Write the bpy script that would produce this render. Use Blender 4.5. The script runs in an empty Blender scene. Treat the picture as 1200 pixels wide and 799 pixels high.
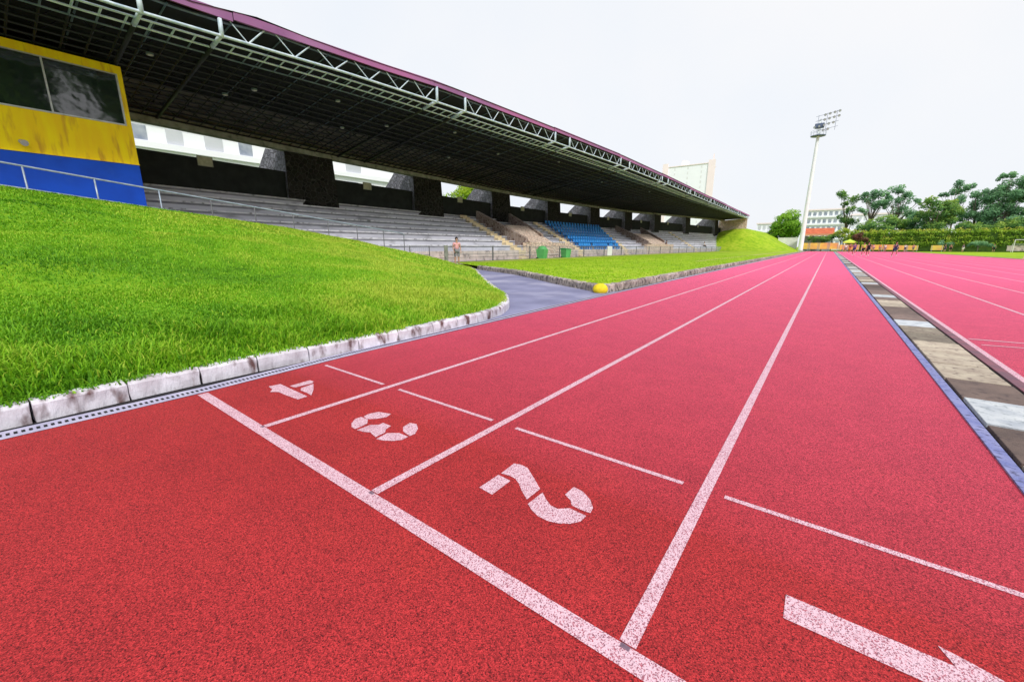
import bpy, math, random
import numpy as np
from mathutils import Vector, Matrix
random.seed(7); RNG = np.random.default_rng(11)
SC = bpy.context.scene
COL = SC.collection
rad = math.radians

# ------------------------------------------------------------------ helpers
class MB:
    def __init__(s): s.v = []; s.f = []
    def add(s, vs, fs):
        o = len(s.v); s.v += [tuple(p) for p in vs]; s.f += [tuple(i + o for i in f) for f in fs]; return s
    def box(s, x0, x1, y0, y1, z0, z1):
        return s.add([(x0,y0,z0),(x1,y0,z0),(x1,y1,z0),(x0,y1,z0),(x0,y0,z1),(x1,y0,z1),(x1,y1,z1),(x0,y1,z1)],
                     [(0,3,2,1),(4,5,6,7),(0,1,5,4),(1,2,6,5),(2,3,7,6),(3,0,4,7)])
    def hexa(s, p): return s.add(p, [(0,3,2,1),(4,5,6,7),(0,1,5,4),(1,2,6,5),(2,3,7,6),(3,0,4,7)])
    def tube(s, pts, r, n=6, cap=True):
        pts = [Vector(p) for p in pts]; rs = r if isinstance(r, (list, tuple)) else [r]*len(pts)
        rings = []
        for i, p in enumerate(pts):
            d = (pts[min(i+1, len(pts)-1)] - pts[max(i-1, 0)]).normalized()
            a = Vector((0,0,1)) if abs(d.z) < .9 else Vector((1,0,0))
            u = d.cross(a).normalized(); w = d.cross(u)
            rings.append([p + (u*math.cos(2*math.pi*k/n) + w*math.sin(2*math.pi*k/n))*rs[i] for k in range(n)])
        vs = [q for rg in rings for q in rg]; fs = []
        for i in range(len(pts)-1):
            for k in range(n): fs.append((i*n+k, i*n+(k+1) % n, (i+1)*n+(k+1) % n, (i+1)*n+k))
        if cap: fs.append(tuple(range(n-1, -1, -1))); fs.append(tuple((len(pts)-1)*n+k for k in range(n)))
        return s.add(vs, fs)
    def poly(s, pts, z=None):
        vs = [(p[0], p[1], z if z is not None else p[2]) for p in pts]
        return s.add(vs, [tuple(range(len(vs)))])
    def strip(s, a, b):
        n = len(a); return s.add(list(a)+list(b), [(i, i+1, n+i+1, n+i) for i in range(n-1)])
    def ball(s, c, r, nu=10, nv=7):
        rx, ry, rz = r if isinstance(r, (list, tuple)) else (r, r, r); vs = [(c[0],c[1],c[2]-rz)]
        for j in range(1, nv):
            t = -math.pi/2 + math.pi*j/nv
            for i in range(nu):
                a = 2*math.pi*i/nu; vs.append((c[0]+rx*math.cos(t)*math.cos(a), c[1]+ry*math.cos(t)*math.sin(a), c[2]+rz*math.sin(t)))
        vs.append((c[0],c[1],c[2]+rz)); fs = []
        for i in range(nu): fs.append((0, 1+(i+1) % nu, 1+i))
        for j in range(nv-2):
            for i in range(nu): fs.append((1+j*nu+i, 1+j*nu+(i+1) % nu, 1+(j+1)*nu+(i+1) % nu, 1+(j+1)*nu+i))
        for i in range(nu): fs.append((len(vs)-1, 1+(nv-2)*nu+i, 1+(nv-2)*nu+(i+1) % nu))
        return s.add(vs, fs)
    def build(s, name, mat, parent=None, smooth=False, bevel=0):
        me = bpy.data.meshes.new(name); me.from_pydata(s.v, [], s.f); me.update()
        if smooth: me.polygons.foreach_set('use_smooth', [True]*len(me.polygons))
        o = bpy.data.objects.new(name, me); COL.objects.link(o)
        if mat: me.materials.append(mat)
        if parent: o.parent = parent
        if bevel:
            b = o.modifiers.new('b', 'BEVEL'); b.width = bevel; b.segments = 2; b.limit_method = 'ANGLE'
        return o

def tag(o, label=None, cat=None, group=None, kind=None):
    if label: o['label'] = label
    if cat: o['category'] = cat
    if group: o['group'] = group
    if kind: o['kind'] = kind
    return o
def empty(name, loc=(0,0,0), rz=0):
    o = bpy.data.objects.new(name, None); COL.objects.link(o); o.location = loc; o.rotation_euler = (0,0,rz); o.empty_display_size = .2
    return o
def copy_tree(o, loc=None, rz=None):
    c = o.copy(); COL.objects.link(c)
    if loc is not None: c.location = loc
    if rz is not None: c.rotation_euler = (0,0,rz)
    for ch in list(o.children):
        d = copy_tree(ch); d.parent = c
    return c
def interp(y, tab, k=1): return float(np.interp(y, [t[0] for t in tab], [t[k] for t in tab]))

# ------------------------------------------------------------------ materials
def mat(name, c1, c2=None, scale=3., rough=.8, detail=4, bump=0, bscale=None, spec=.3, metal=0, lo=.35, hi=.65, stretch=None, c3=None, s3=1., f3=.5, trans=0, rnd=0):
    m = bpy.data.materials.new(name); m.use_nodes = True; nt = m.node_tree; N = nt.nodes; L = nt.links
    b = N['Principled BSDF']; b.inputs['Roughness'].default_value = rough; b.inputs['Metallic'].default_value = metal
    b.inputs['Specular IOR Level'].default_value = spec
    geo = N.new('ShaderNodeNewGeometry'); vec = geo.outputs['Position']
    if stretch:
        mp = N.new('ShaderNodeMapping'); mp.inputs['Scale'].default_value = stretch; L.new(vec, mp.inputs[0]); vec = mp.outputs[0]
    def ramp(v, s, a, bb, l, h):
        n = N.new('ShaderNodeTexNoise'); n.inputs['Scale'].default_value = s; n.inputs['Detail'].default_value = detail; L.new(v, n.inputs['Vector'])
        r = N.new('ShaderNodeValToRGB'); r.color_ramp.elements[0].position = l; r.color_ramp.elements[1].position = h
        r.color_ramp.elements[0].color = (*a, 1); r.color_ramp.elements[1].color = (*bb, 1); L.new(n.outputs[0], r.inputs[0]); return n, r
    c2 = c2 or tuple(x*.8 for x in c1)
    n, r = ramp(vec, scale, c1, c2, lo, hi); out = r.outputs[0]
    if c3:
        n3, r3 = ramp(vec, s3, (0,0,0), (1,1,1), f3, f3+.15)
        mx = N.new('ShaderNodeMix'); mx.data_type = 'RGBA'; L.new(r3.outputs[0], mx.inputs['Factor']); L.new(out, mx.inputs['A']); mx.inputs['B'].default_value = (*c3, 1); out = mx.outputs['Result']
    if rnd:
        oi = N.new('ShaderNodeObjectInfo'); mr = N.new('ShaderNodeMapRange'); L.new(oi.outputs['Random'], mr.inputs[0]); mr.inputs[3].default_value = 1-rnd; mr.inputs[4].default_value = 1+rnd
        hs = N.new('ShaderNodeHueSaturation'); L.new(mr.outputs[0], hs.inputs['Value']); L.new(out, hs.inputs['Color']); out = hs.outputs[0]
    L.new(out, b.inputs['Base Color'])
    if bump:
        nb = N.new('ShaderNodeTexNoise'); nb.inputs['Scale'].default_value = bscale or scale*4; nb.inputs['Detail'].default_value = 5; L.new(vec, nb.inputs['Vector'])
        bp = N.new('ShaderNodeBump'); bp.inputs['Strength'].default_value = 1; bp.inputs['Distance'].default_value = bump; L.new(nb.outputs[0], bp.inputs['Height']); L.new(bp.outputs[0], b.inputs['Normal'])
    if trans: b.inputs['Transmission Weight'].default_value = trans
    m['x'] = 1
    return m

def track_mat(name, base_dark, base, paint=None):
    """Granular rubber: fine crumbs, larger sun-bleached blotches, pinker further along for haze and sheen painted into the colour; with optional worn paint."""
    m = bpy.data.materials.new(name); m.use_nodes = True; nt = m.node_tree; N = nt.nodes; L = nt.links
    b = N['Principled BSDF']; b.inputs['Roughness'].default_value = .75; b.inputs['Specular IOR Level'].default_value = .22
    geo = N.new('ShaderNodeNewGeometry'); P = geo.outputs['Position']
    def noise(s, d=2):
        n = N.new('ShaderNodeTexNoise'); n.inputs['Scale'].default_value = s; n.inputs['Detail'].default_value = d; L.new(P, n.inputs['Vector']); return n.outputs[0]
    def ramp(f, els):
        r = N.new('ShaderNodeValToRGB'); e = r.color_ramp.elements
        e[0].position, e[0].color = els[0][0], (*els[0][1], 1); e[1].position, e[1].color = els[1][0], (*els[1][1], 1)
        for p, c in els[2:]:
            q = e.new(p); q.color = (*c, 1)
        L.new(f, r.inputs[0]); return r.outputs[0]
    def mix(f, A, B, mode='MIX'):
        x = N.new('ShaderNodeMix'); x.data_type = 'RGBA'; x.blend_type = mode
        for key, val in (('Factor', f), ('A', A), ('B', B)):
            if isinstance(val, (int, float)): x.inputs[key].default_value = val
            elif isinstance(val, tuple): x.inputs[key].default_value = (*val, 1)
            else: L.new(val, x.inputs[key])
        return x.outputs['Result']
    vo = N.new('ShaderNodeTexVoronoi'); vo.inputs['Scale'].default_value = 290; L.new(P, vo.inputs['Vector'])
    sep = N.new('ShaderNodeSeparateColor'); L.new(vo.outputs['Color'], sep.inputs[0])
    grain = ramp(sep.outputs[0], [(0, (.18,.24,.30)), (1, (1.7,1.7,1.7)), (.22, (.68,.68,.72)), (.6, (1.0,1.0,1.0))])
    blotch = ramp(noise(1.1, 5), [(.2, base_dark), (.6, base)])
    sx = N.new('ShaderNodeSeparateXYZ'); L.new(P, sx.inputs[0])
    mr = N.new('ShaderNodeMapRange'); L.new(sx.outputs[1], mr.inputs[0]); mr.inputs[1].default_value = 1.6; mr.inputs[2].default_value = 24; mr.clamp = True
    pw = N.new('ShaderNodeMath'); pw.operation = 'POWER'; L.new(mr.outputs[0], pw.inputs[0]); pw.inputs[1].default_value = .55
    c = mix(pw.outputs[0], blotch, (.82,.11,.25))  # far haze and grazing sheen painted as pink, growing along the track
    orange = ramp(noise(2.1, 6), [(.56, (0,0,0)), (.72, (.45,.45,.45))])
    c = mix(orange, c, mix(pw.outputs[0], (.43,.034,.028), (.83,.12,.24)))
    seam = ramp(noise(3.5, 8), [(.36, (.95,.95,.96)), (.64, (1.03,1.03,1.03))])
    c = mix(1.0, c, grain, 'MULTIPLY'); c = mix(1.0, c, seam, 'MULTIPLY')
    if paint:
        sp = ramp(sep.outputs[1], [(.22, (0,0,0)), (.42, (1,1,1))])
        wear = ramp(noise(7, 6), [(.25, (.62,.62,.62)), (.45, (1,1,1))])
        fac = mix(1.0, sp, wear, 'MULTIPLY')
        c = mix(fac, mix(.5, c, (.36,.22,.30)), paint)
    L.new(c, b.inputs['Base Color'])
    bp = N.new('ShaderNodeBump'); bp.inputs['Strength'].default_value = .6; bp.inputs['Distance'].default_value = .0022
    L.new(vo.outputs['Distance'], bp.inputs['Height']); L.new(bp.outputs[0], b.inputs['Normal'])
    return m

def attr_mat(name, cols, rough=.6, scale=.6, trans=.25, spec=.25):
    """Leaves and blades: a per-face 'tint' attribute runs through a ramp and is varied by noise over the ground."""
    m = bpy.data.materials.new(name); m.use_nodes = True; nt = m.node_tree; N = nt.nodes; L = nt.links
    b = N['Principled BSDF']; b.inputs['Roughness'].default_value = rough; b.inputs['Specular IOR Level'].default_value = spec
    a = N.new('ShaderNodeAttribute'); a.attribute_name = 'tint'
    geo = N.new('ShaderNodeNewGeometry'); n = N.new('ShaderNodeTexNoise'); n.inputs['Scale'].default_value = scale; n.inputs['Detail'].default_value = 4; L.new(geo.outputs['Position'], n.inputs['Vector'])
    ad = N.new('ShaderNodeMath'); ad.operation = 'MULTIPLY_ADD'; L.new(n.outputs[0], ad.inputs[0]); ad.inputs[1].default_value = 1.1; ad.inputs[2].default_value = -.55
    s = N.new('ShaderNodeMath'); s.operation = 'ADD'; s.use_clamp = True; L.new(a.outputs['Fac'], s.inputs[0]); L.new(ad.outputs[0], s.inputs[1])
    r = N.new('ShaderNodeValToRGB'); e = r.color_ramp.elements; k = len(cols)-1
    e[0].position = 0; e[0].color = (*cols[0], 1); e[1].position = 1; e[1].color = (*cols[-1], 1)
    for i in range(1, k): q = e.new(i/k); q.color = (*cols[i], 1)
    L.new(s.outputs[0], r.inputs[0]); L.new(r.outputs[0], b.inputs['Base Color'])
    tr = N.new('ShaderNodeBsdfTranslucent'); L.new(r.outputs[0], tr.inputs[0]); mx = N.new('ShaderNodeMixShader'); mx.inputs[0].default_value = trans
    L.new(b.outputs[0], mx.inputs[1]); L.new(tr.outputs[0], mx.inputs[2]); L.new(mx.outputs[0], N['Material Output'].inputs[0])
    return m

def lawn_mat(name, cols, scale=1.0):
    m = bpy.data.materials.new(name); m.use_nodes = True; nt = m.node_tree; N = nt.nodes; L = nt.links
    b = N['Principled BSDF']; b.inputs['Roughness'].default_value = .9; b.inputs['Specular IOR Level'].default_value = .1
    geo = N.new('ShaderNodeNewGeometry'); P = geo.outputs['Position']
    def noise(s, d): 
        n = N.new('ShaderNodeTexNoise'); n.inputs['Scale'].default_value = s; n.inputs['Detail'].default_value = d; L.new(P, n.inputs['Vector']); return n.outputs[0]
    m1 = N.new('ShaderNodeMath'); m1.operation = 'MULTIPLY_ADD'; L.new(noise(.35*scale, 6), m1.inputs[0]); m1.inputs[1].default_value = .55; m1.inputs[2].default_value = -.02
    m2 = N.new('ShaderNodeMath'); m2.operation = 'MULTIPLY_ADD'; L.new(noise(14*scale, 6), m2.inputs[0]); m2.inputs[1].default_value = .42; m3 = N.new('ShaderNodeMath'); m3.operation = 'MULTIPLY_ADD'; L.new(noise(2.6*scale, 8), m3.inputs[0]); m3.inputs[1].default_value = .9; m3.inputs[2].default_value = -.40; ms_ = N.new('ShaderNodeMath'); ms_.operation = 'ADD'; L.new(m3.outputs[0], ms_.inputs[0]); L.new(m1.outputs[0], ms_.inputs[1]); L.new(ms_.outputs[0], m2.inputs[2])
    r = N.new('ShaderNodeValToRGB'); e = r.color_ramp.elements; e[0].position = .25; e[1].position = .8; e[0].color = (*cols[0], 1); e[1].color = (*cols[-1], 1)
    q = e.new(.5); q.color = (*cols[1], 1)
    L.new(m2.outputs[0], r.inputs[0]); L.new(r.outputs[0], b.inputs['Base Color'])
    bp = N.new('ShaderNodeBump'); bp.inputs['Distance'].default_value = .05; L.new(noise(22, 4), bp.inputs['Height']); L.new(bp.outputs[0], b.inputs['Normal'])
    return m

def rubble_mat(name, c1, c2, mortar, scale=3.):
    m = bpy.data.materials.new(name); m.use_nodes = True; nt = m.node_tree; N = nt.nodes; L = nt.links
    b = N['Principled BSDF']; b.inputs['Roughness'].default_value = .9; b.inputs['Specular IOR Level'].default_value = .15
    geo = N.new('ShaderNodeNewGeometry')
    v = N.new('ShaderNodeTexVoronoi'); v.inputs['Scale'].default_value = scale; L.new(geo.outputs['Position'], v.inputs['Vector'])
    v2 = N.new('ShaderNodeTexVoronoi'); v2.feature = 'DISTANCE_TO_EDGE'; v2.inputs['Scale'].default_value = scale; L.new(geo.outputs['Position'], v2.inputs['Vector'])
    s = N.new('ShaderNodeSeparateColor'); L.new(v.outputs['Color'], s.inputs[0])
    x = N.new('ShaderNodeMix'); x.data_type = 'RGBA'; L.new(s.outputs[0], x.inputs['Factor']); x.inputs['A'].default_value = (*c1, 1); x.inputs['B'].default_value = (*c2, 1)
    r = N.new('ShaderNodeValToRGB'); r.color_ramp.elements[0].position = .02; r.color_ramp.elements[1].position = .09; L.new(v2.outputs['Distance'], r.inputs[0])
    y = N.new('ShaderNodeMix'); y.data_type = 'RGBA'; L.new(r.outputs[0], y.inputs['Factor']); y.inputs['A'].default_value = (*mortar, 1); L.new(x.outputs['Result'], y.inputs['B'])
    L.new(y.outputs['Result'], b.inputs['Base Color'])
    bp = N.new('ShaderNodeBump'); bp.inputs['Distance'].default_value = .05; L.new(r.outputs[0], bp.inputs['Height']); L.new(bp.outputs[0], b.inputs['Normal'])
    return m

M = {}
BD, BL = (.34,.022,.025), (.40,.027,.030)
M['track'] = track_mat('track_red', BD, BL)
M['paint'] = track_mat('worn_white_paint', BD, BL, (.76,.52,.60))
M['strip_red'] = mat('dark_red_strip', (.26,.10,.13), (.17,.09,.12), 6, .8, bump=.002, bscale=90)
M['blue_kerb'] = mat('blue_grey_concrete', (.17,.19,.42), (.27,.28,.50), 9, .8, bump=.003, bscale=80, c3=(.10,.10,.2), s3=30, f3=.55)
M['slab_w'] = mat('white_slab', (.62,.64,.66), (.42,.45,.50), 7, .85, bump=.003, bscale=60, c3=(.3,.33,.36), s3=25, f3=.56, rnd=.08)
M['slab_b'] = mat('brown_slab', (.20,.14,.12), (.14,.10,.09), 5, .85, bump=.004, bscale=50, c3=(.10,.07,.07), s3=18, f3=.55, rnd=.5)
M['slab_t'] = mat('tan_slab', (.42,.36,.28), (.31,.25,.20), 5, .85, bump=.004, bscale=50, c3=(.14,.10,.09), s3=18, f3=.55, rnd=.5)
M['dark'] = mat('dark_gap', (.012,.012,.015), (.02,.018,.02), 8, .9)
M['drain'] = mat('drain_cover', (.50,.47,.62), (.38,.36,.50), 9, .7, bump=.001)
M['hole'] = mat('drain_hole', (.01,.01,.012), (.02,.02,.02), 8, .9)
M['stone'] = mat('kerb_stone', (.72,.70,.78), (.50,.46,.52), 7, .85, detail=10, bump=.012, bscale=28, c3=(.13,.07,.07), s3=9, f3=.52, rnd=.12, stretch=(1,1,.45))
M['stone2'] = mat('weathered_kerb_stone', (.50,.43,.38), (.28,.24,.23), 6, .9, rnd=.25, bump=.015, bscale=22, c3=(.07,.06,.06), s3=9, f3=.52)
M['yellow_stone'] = mat('yellow_paint_stone', (.85,.72,.02), (.78,.55,.02), 6, .7, bump=.01, bscale=20, c3=(.4,.3,.05), s3=14, f3=.6)
M['asphalt'] = mat('blue_grey_asphalt', (.27,.27,.42), (.19,.19,.31), 1.3, .75, bump=.004, bscale=90, detail=8, c3=(.38,.37,.50), s3=.6, f3=.5)
M['soil'] = lawn_mat('bank_turf', [(.06,.16,.008), (.14,.33,.012), (.25,.42,.02)])
M['lawn'] = lawn_mat('lawn_turf', [(.16,.30,.014), (.31,.48,.020), (.50,.56,.06)], .6)
M['ground'] = lawn_mat('far_ground', [(.10,.18,.03), (.16,.25,.04), (.25,.28,.08)], .3)
M['blade'] = attr_mat('grass_blade', [(.07,.20,.012), (.15,.40,.016), (.28,.56,.018), (.52,.64,.07)], .6, .8, .35)
M['blade2'] = attr_mat('lawn_blade', [(.20,.38,.012), (.36,.60,.018), (.54,.70,.04)], .6, .5, .3)
M['conc'] = mat('terrace_concrete', (.62,.62,.69), (.44,.44,.50), .9, .85, detail=8, bump=.005, bscale=30, c3=(.24,.24,.26), s3=2.2, f3=.58, stretch=(1,.25,1))
M['conc_pink'] = mat('pale_wall', (.66,.56,.52), (.48,.42,.39), 1.5, .85, detail=7, bump=.004, c3=(.25,.2,.19), s3=3, f3=.55)
M['stair'] = mat('stair_cream', (.80,.66,.40), (.60,.50,.36), 3, .85, bump=.003)
M['rubble'] = rubble_mat('brown_rubble', (.22,.15,.13), (.42,.33,.28), (.55,.47,.42), 3.2)
M['rubble_l'] = rubble_mat('pink_rubble', (.66,.48,.38), (.82,.68,.56), (.45,.36,.30), 3.0)
M['pier'] = rubble_mat('shaded_rubble', (.010,.010,.009), (.028,.026,.022), (.06,.06,.055), 3.4)  # shadow on the pier fronts painted in as near-black stone
M['pier_side'] = rubble_mat('skylit_rubble', (.14,.14,.17), (.24,.24,.28), (.10,.10,.11), 3.4)  # paler copy of the pier stone: sky light painted onto the flanks
M['parapet'] = mat('black_parapet', (.008,.010,.010), (.016,.02,.018), 2, .8)
M['beam'] = mat('stained_beam', (.28,.29,.25), (.17,.18,.15), 2, .85, c3=(.10,.11,.09), s3=4, f3=.56)
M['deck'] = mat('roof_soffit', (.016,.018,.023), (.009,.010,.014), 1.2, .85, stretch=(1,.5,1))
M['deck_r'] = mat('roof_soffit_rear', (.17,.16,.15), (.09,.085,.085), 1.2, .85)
M['tube_d'] = mat('shaded_tube', (.010,.012,.015), (.02,.022,.028), 3, .5)  # roof shade on the inner tubes painted in as near-black
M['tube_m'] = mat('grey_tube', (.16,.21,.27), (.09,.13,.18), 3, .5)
M['tube_w'] = mat('skylit_tube', (.66,.76,.84), (.42,.54,.64), 5, .5)  # sky light on the front tubes painted in as a pale copy
M['purple'] = mat('purple_fascia', (.36,.16,.35), (.27,.11,.27), .6, .55, c3=(.42,.14,.34), s3=.25, f3=.45)
M['maroon'] = mat('maroon_lining', (.045,.022,.03), (.025,.018,.022), 2, .8)
M['yellow'] = mat('yellow_wall', (.98,.76,.004), (.93,.62,.008), 1.3, .75, detail=8, c3=(.66,.38,.02), s3=1.9, f3=.55, stretch=(1,2.8,.5))
M['blue'] = mat('blue_wall', (.004,.075,.56), (.004,.060,.46), 1.5, .7, detail=6, c3=(.01,.08,.5), s3=2, f3=.58)
M['alu'] = mat('window_frame', (.55,.56,.58), (.42,.44,.46), 6, .45, metal=.3)
M['rail'] = mat('steel_rail', (.42,.50,.60), (.28,.34,.42), 7, .45, metal=.3)
M['rail_d'] = mat('dark_rail', (.10,.11,.12), (.16,.16,.17), 7, .6)
M['seat'] = mat('blue_seat', (.015,.19,.56), (.02,.28,.68), 1.2, .45)
M['white'] = mat('white_paint', (.80,.80,.80), (.70,.70,.71), 1.2, .7)
M['mast'] = mat('mast_paint', (.84,.88,.90), (.74,.79,.84), .8, .5)
M['hdb'] = mat('apartment_white', (.93,.95,1.0), (.90,.92,.97), .2, .8)  # near-white walls: distance haze painted into the colour
M['hdb_pink'] = mat('apartment_pink', (.97,.84,.85), (.94,.81,.82), .2, .8)
M['winD'] = mat('dark_window', (.22,.26,.34), (.42,.46,.52), .8, .3, spec=.5)
M['winL'] = mat('hazy_window', (.55,.58,.62), (.62,.64,.68), .5, .4)
M['roof_o'] = mat('orange_roof', (.62,.16,.07), (.48,.11,.05), 1.2, .7)
M['ywall'] = mat('yellow_board', (.80,.62,.10), (.70,.45,.12), .7, .7, c3=(.75,.35,.15), s3=.5, f3=.52)
M['green_pl'] = mat('green_plastic', (.12,.44,.15), (.09,.36,.12), 4, .45)
M['green_lid'] = mat('dark_green_lid', (.03,.26,.08), (.02,.2,.06), 4, .45)
M['lamp'] = mat('lamp_glass', (.42,.42,.42), (.36,.36,.35), 3, .4)
M['sign'] = mat('cream_sign', (.48,.48,.34), (.36,.36,.26), 5, .7)
M['lampd'] = mat('floodlight_body', (.10,.13,.22), (.16,.20,.30), 6, .4, metal=.4)
M['lampw'] = mat('floodlight_face', (.55,.60,.66), (.42,.47,.55), 6, .3)
M['bark'] = mat('bark', (.22,.19,.15), (.13,.11,.09), 4, .9, bump=.03, bscale=8)
M['leafA'] = attr_mat('leaf_teal', [(.07,.17,.09), (.17,.36,.19), (.28,.52,.27), (.42,.66,.30)], .6, .25, .4)  # pale greens, with distance haze painted into the far foliage
M['leafB'] = attr_mat('leaf_green', [(.05,.14,.06), (.13,.29,.09), (.27,.47,.10), (.52,.62,.12)], .6, .25, .4)
M['leafC'] = attr_mat('leaf_lime', [(.12,.25,.01), (.30,.48,.02), (.55,.66,.05)], .6, .4, .3)
M['leafH'] = attr_mat('leaf_hedge', [(.09,.19,.02), (.22,.40,.03), (.40,.55,.05), (.66,.55,.12)], .6, .45, .2)
M['bushm'] = attr_mat('leaf_round', [(.04,.12,.01), (.13,.32,.02), (.28,.52,.04), (.44,.64,.10)], .6, .6, .25)
M['lime'] = mat('lime_cloth', (.62,.80,.10), (.52,.70,.08), 3, .7)
M['cone'] = mat('pale_cone', (.85,.80,.50), (.8,.75,.45), 4, .6)
M['brick'] = mat('brick_brown', (.16,.10,.09), (.10,.07,.06), 3, .9)
M['trackred2'] = mat('pink_seat', (.55,.20,.25), (.5,.15,.2), 3, .7)

def glass_mat():
    m = bpy.data.materials.new('booth_glass'); m.use_nodes = True; nt = m.node_tree; N = nt.nodes; L = nt.links
    b = N['Principled BSDF']; b.inputs['Base Color'].default_value = (.008,.010,.014, 1); b.inputs['Roughness'].default_value = .06; b.inputs['Specular IOR Level'].default_value = .5; b.inputs['IOR'].default_value = 2.1
    geo = N.new('ShaderNodeNewGeometry'); n = N.new('ShaderNodeTexNoise'); n.inputs['Scale'].default_value = .9; n.inputs['Detail'].default_value = 3; L.new(geo.outputs['Position'], n.inputs['Vector'])
    bp = N.new('ShaderNodeBump'); bp.inputs['Distance'].default_value = .012; L.new(n.outputs[0], bp.inputs['Height']); L.new(bp.outputs[0], b.inputs['Normal'])
    return m
M['glass'] = glass_mat()

# ------------------------------------------------------------------ camera (eye 1.14 m above lane 1)
hx, hy, f = 972., 288.7, 475.
pit = math.atan((399-hy)/f); yaw = math.atan((hx-600)/math.hypot(f, 399-hy))
Fv = Vector((-math.sin(yaw)*math.cos(pit), math.cos(yaw)*math.cos(pit), -math.sin(pit))); Rv = Vector((math.cos(yaw), math.sin(yaw), 0)); Uv = Rv.cross(Fv)
cam = bpy.data.cameras.new('camera'); co = bpy.data.objects.new('camera', cam); COL.objects.link(co)
mm = Matrix((Rv, Uv, -Fv)).transposed().to_4x4(); mm.translation = (0, 0, 1.14); co.matrix_world = mm
cam.sensor_width = 36; cam.lens = 36*f/1200; cam.clip_start = .05; cam.clip_end = 4000; SC.camera = co

# ------------------------------------------------------------------ light
SUN_EL, SUN_AZ = 43, 128          # azimuth from +Y towards +X
w = bpy.data.worlds.new('World'); SC.world = w; w.use_nodes = True; nt = w.node_tree; N = nt.nodes; L = nt.links; N.clear()
sky = N.new('ShaderNodeTexSky'); sky.sky_type = 'NISHITA'; sky.sun_disc = False; sky.sun_elevation = rad(SUN_EL); sky.sun_rotation = rad(SUN_AZ); sky.dust_density = 4
b1 = N.new('ShaderNodeBackground'); b1.inputs[1].default_value = .12; L.new(sky.outputs[0], b1.inputs[0])
tc = N.new('ShaderNodeTexCoord'); no = N.new('ShaderNodeTexNoise'); no.inputs['Scale'].default_value = 1.6; no.inputs['Detail'].default_value = 6; L.new(tc.outputs['Generated'], no.inputs[0])
cr = N.new('ShaderNodeValToRGB'); cr.color_ramp.elements[0].position = .3; cr.color_ramp.elements[1].position = .7
cr.color_ramp.elements[0].color = (.86,.92,1.0,1); cr.color_ramp.elements[1].color = (.985,.985,1.0,1); L.new(no.outputs[0], cr.inputs[0])
b2 = N.new('ShaderNodeBackground'); b2.inputs[1].default_value = 1.02; L.new(cr.outputs[0], b2.inputs[0])
mx = N.new('ShaderNodeMixShader'); mx.inputs[0].default_value = .93; L.new(b1.outputs[0], mx.inputs[1]); L.new(b2.outputs[0], mx.inputs[2])
wo = N.new('ShaderNodeOutputWorld'); L.new(mx.outputs[0], wo.inputs[0])
sl = bpy.data.lights.new('sun', 'SUN'); sl.energy = 2.6; sl.angle = rad(9); sl.color = (1, .96, .90)
so = bpy.data.objects.new('sun', sl); COL.objects.link(so)
sd = Vector((math.sin(rad(SUN_AZ))*math.cos(rad(SUN_EL)), math.cos(rad(SUN_AZ))*math.cos(rad(SUN_EL)), math.sin(rad(SUN_EL))))
so.rotation_euler = sd.to_track_quat('Z', 'Y').to_euler()
SC.view_settings.view_transform = 'Standard'; SC.view_settings.look = 'None'; SC.view_settings.exposure = 0

# ------------------------------------------------------------------ ground, track
S = 'structure'
tag(MB().poly([(-1500,-600),(1500,-600),(1500,2500),(-1500,2500)], -.03).build('ground', M['ground']), kind=S)
YN, YF = -9., 128.
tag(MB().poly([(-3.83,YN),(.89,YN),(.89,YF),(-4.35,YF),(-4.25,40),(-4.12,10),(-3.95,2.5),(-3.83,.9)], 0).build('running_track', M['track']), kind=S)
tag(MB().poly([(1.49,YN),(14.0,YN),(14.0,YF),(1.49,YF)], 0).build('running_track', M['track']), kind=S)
def line(pts, wd, z=.002, name='lane_line'):
    a = []; b = []
    for i, p in enumerate(pts):
        q0 = Vector(pts[max(i-1,0)]); q1 = Vector(pts[min(i+1,len(pts)-1)]); d = (q1-q0).normalized(); n = Vector((-d.y, d.x))*wd/2
        a.append((p[0]+n.x, p[1]+n.y, z)); b.append((p[0]-n.x, p[1]-n.y, z))
    return tag(MB().strip(b, a).build(name, M['paint']), kind=S)
for x in (-2.765, -1.565, -.312): line([(x,.97),(x,YF)], .05)
line([(1.515,YN),(1.515,YF)], .055)
for k in range(9): line([(2.82+1.235*k, YN),(2.82+1.235*k, YF)], .05)
line([(-3.80,.929),(.86,.929)], .069, .0032, 'start_line')
for a, b in ((-3.80,-2.855),(-2.65,-1.645),(-1.45,-.415),(-.23,.82)): line([(a,1.941),(b,1.941)], .03, .002, 'start_mark')
line([(1.56,7.5),(2.78,7.62)], .05, .004, 'start_mark'); line([(1.60,7.12),(2.02,7.2)], .035, .004, 'start_mark')
line([(dx(y_)-.005,y_) for y_ in (3.0,6,9.3,14,20,60,127)], .045, .006, 'edge_line') if False else None
for x in (-2.765, -1.565, -.312):    # worn studs where the lane lines meet the start line
    m_ = MB(); m_.box(x-.016, x+.012, .948, .964, .003, .006); tag(m_.build('lane_stud', mat('stud', (.24,.15,.20), (.14,.09,.13), 60, .8), bevel=.002), 'small dark stud where a lane line meets the start line', 'stud', 'studs along the start line')
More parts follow.
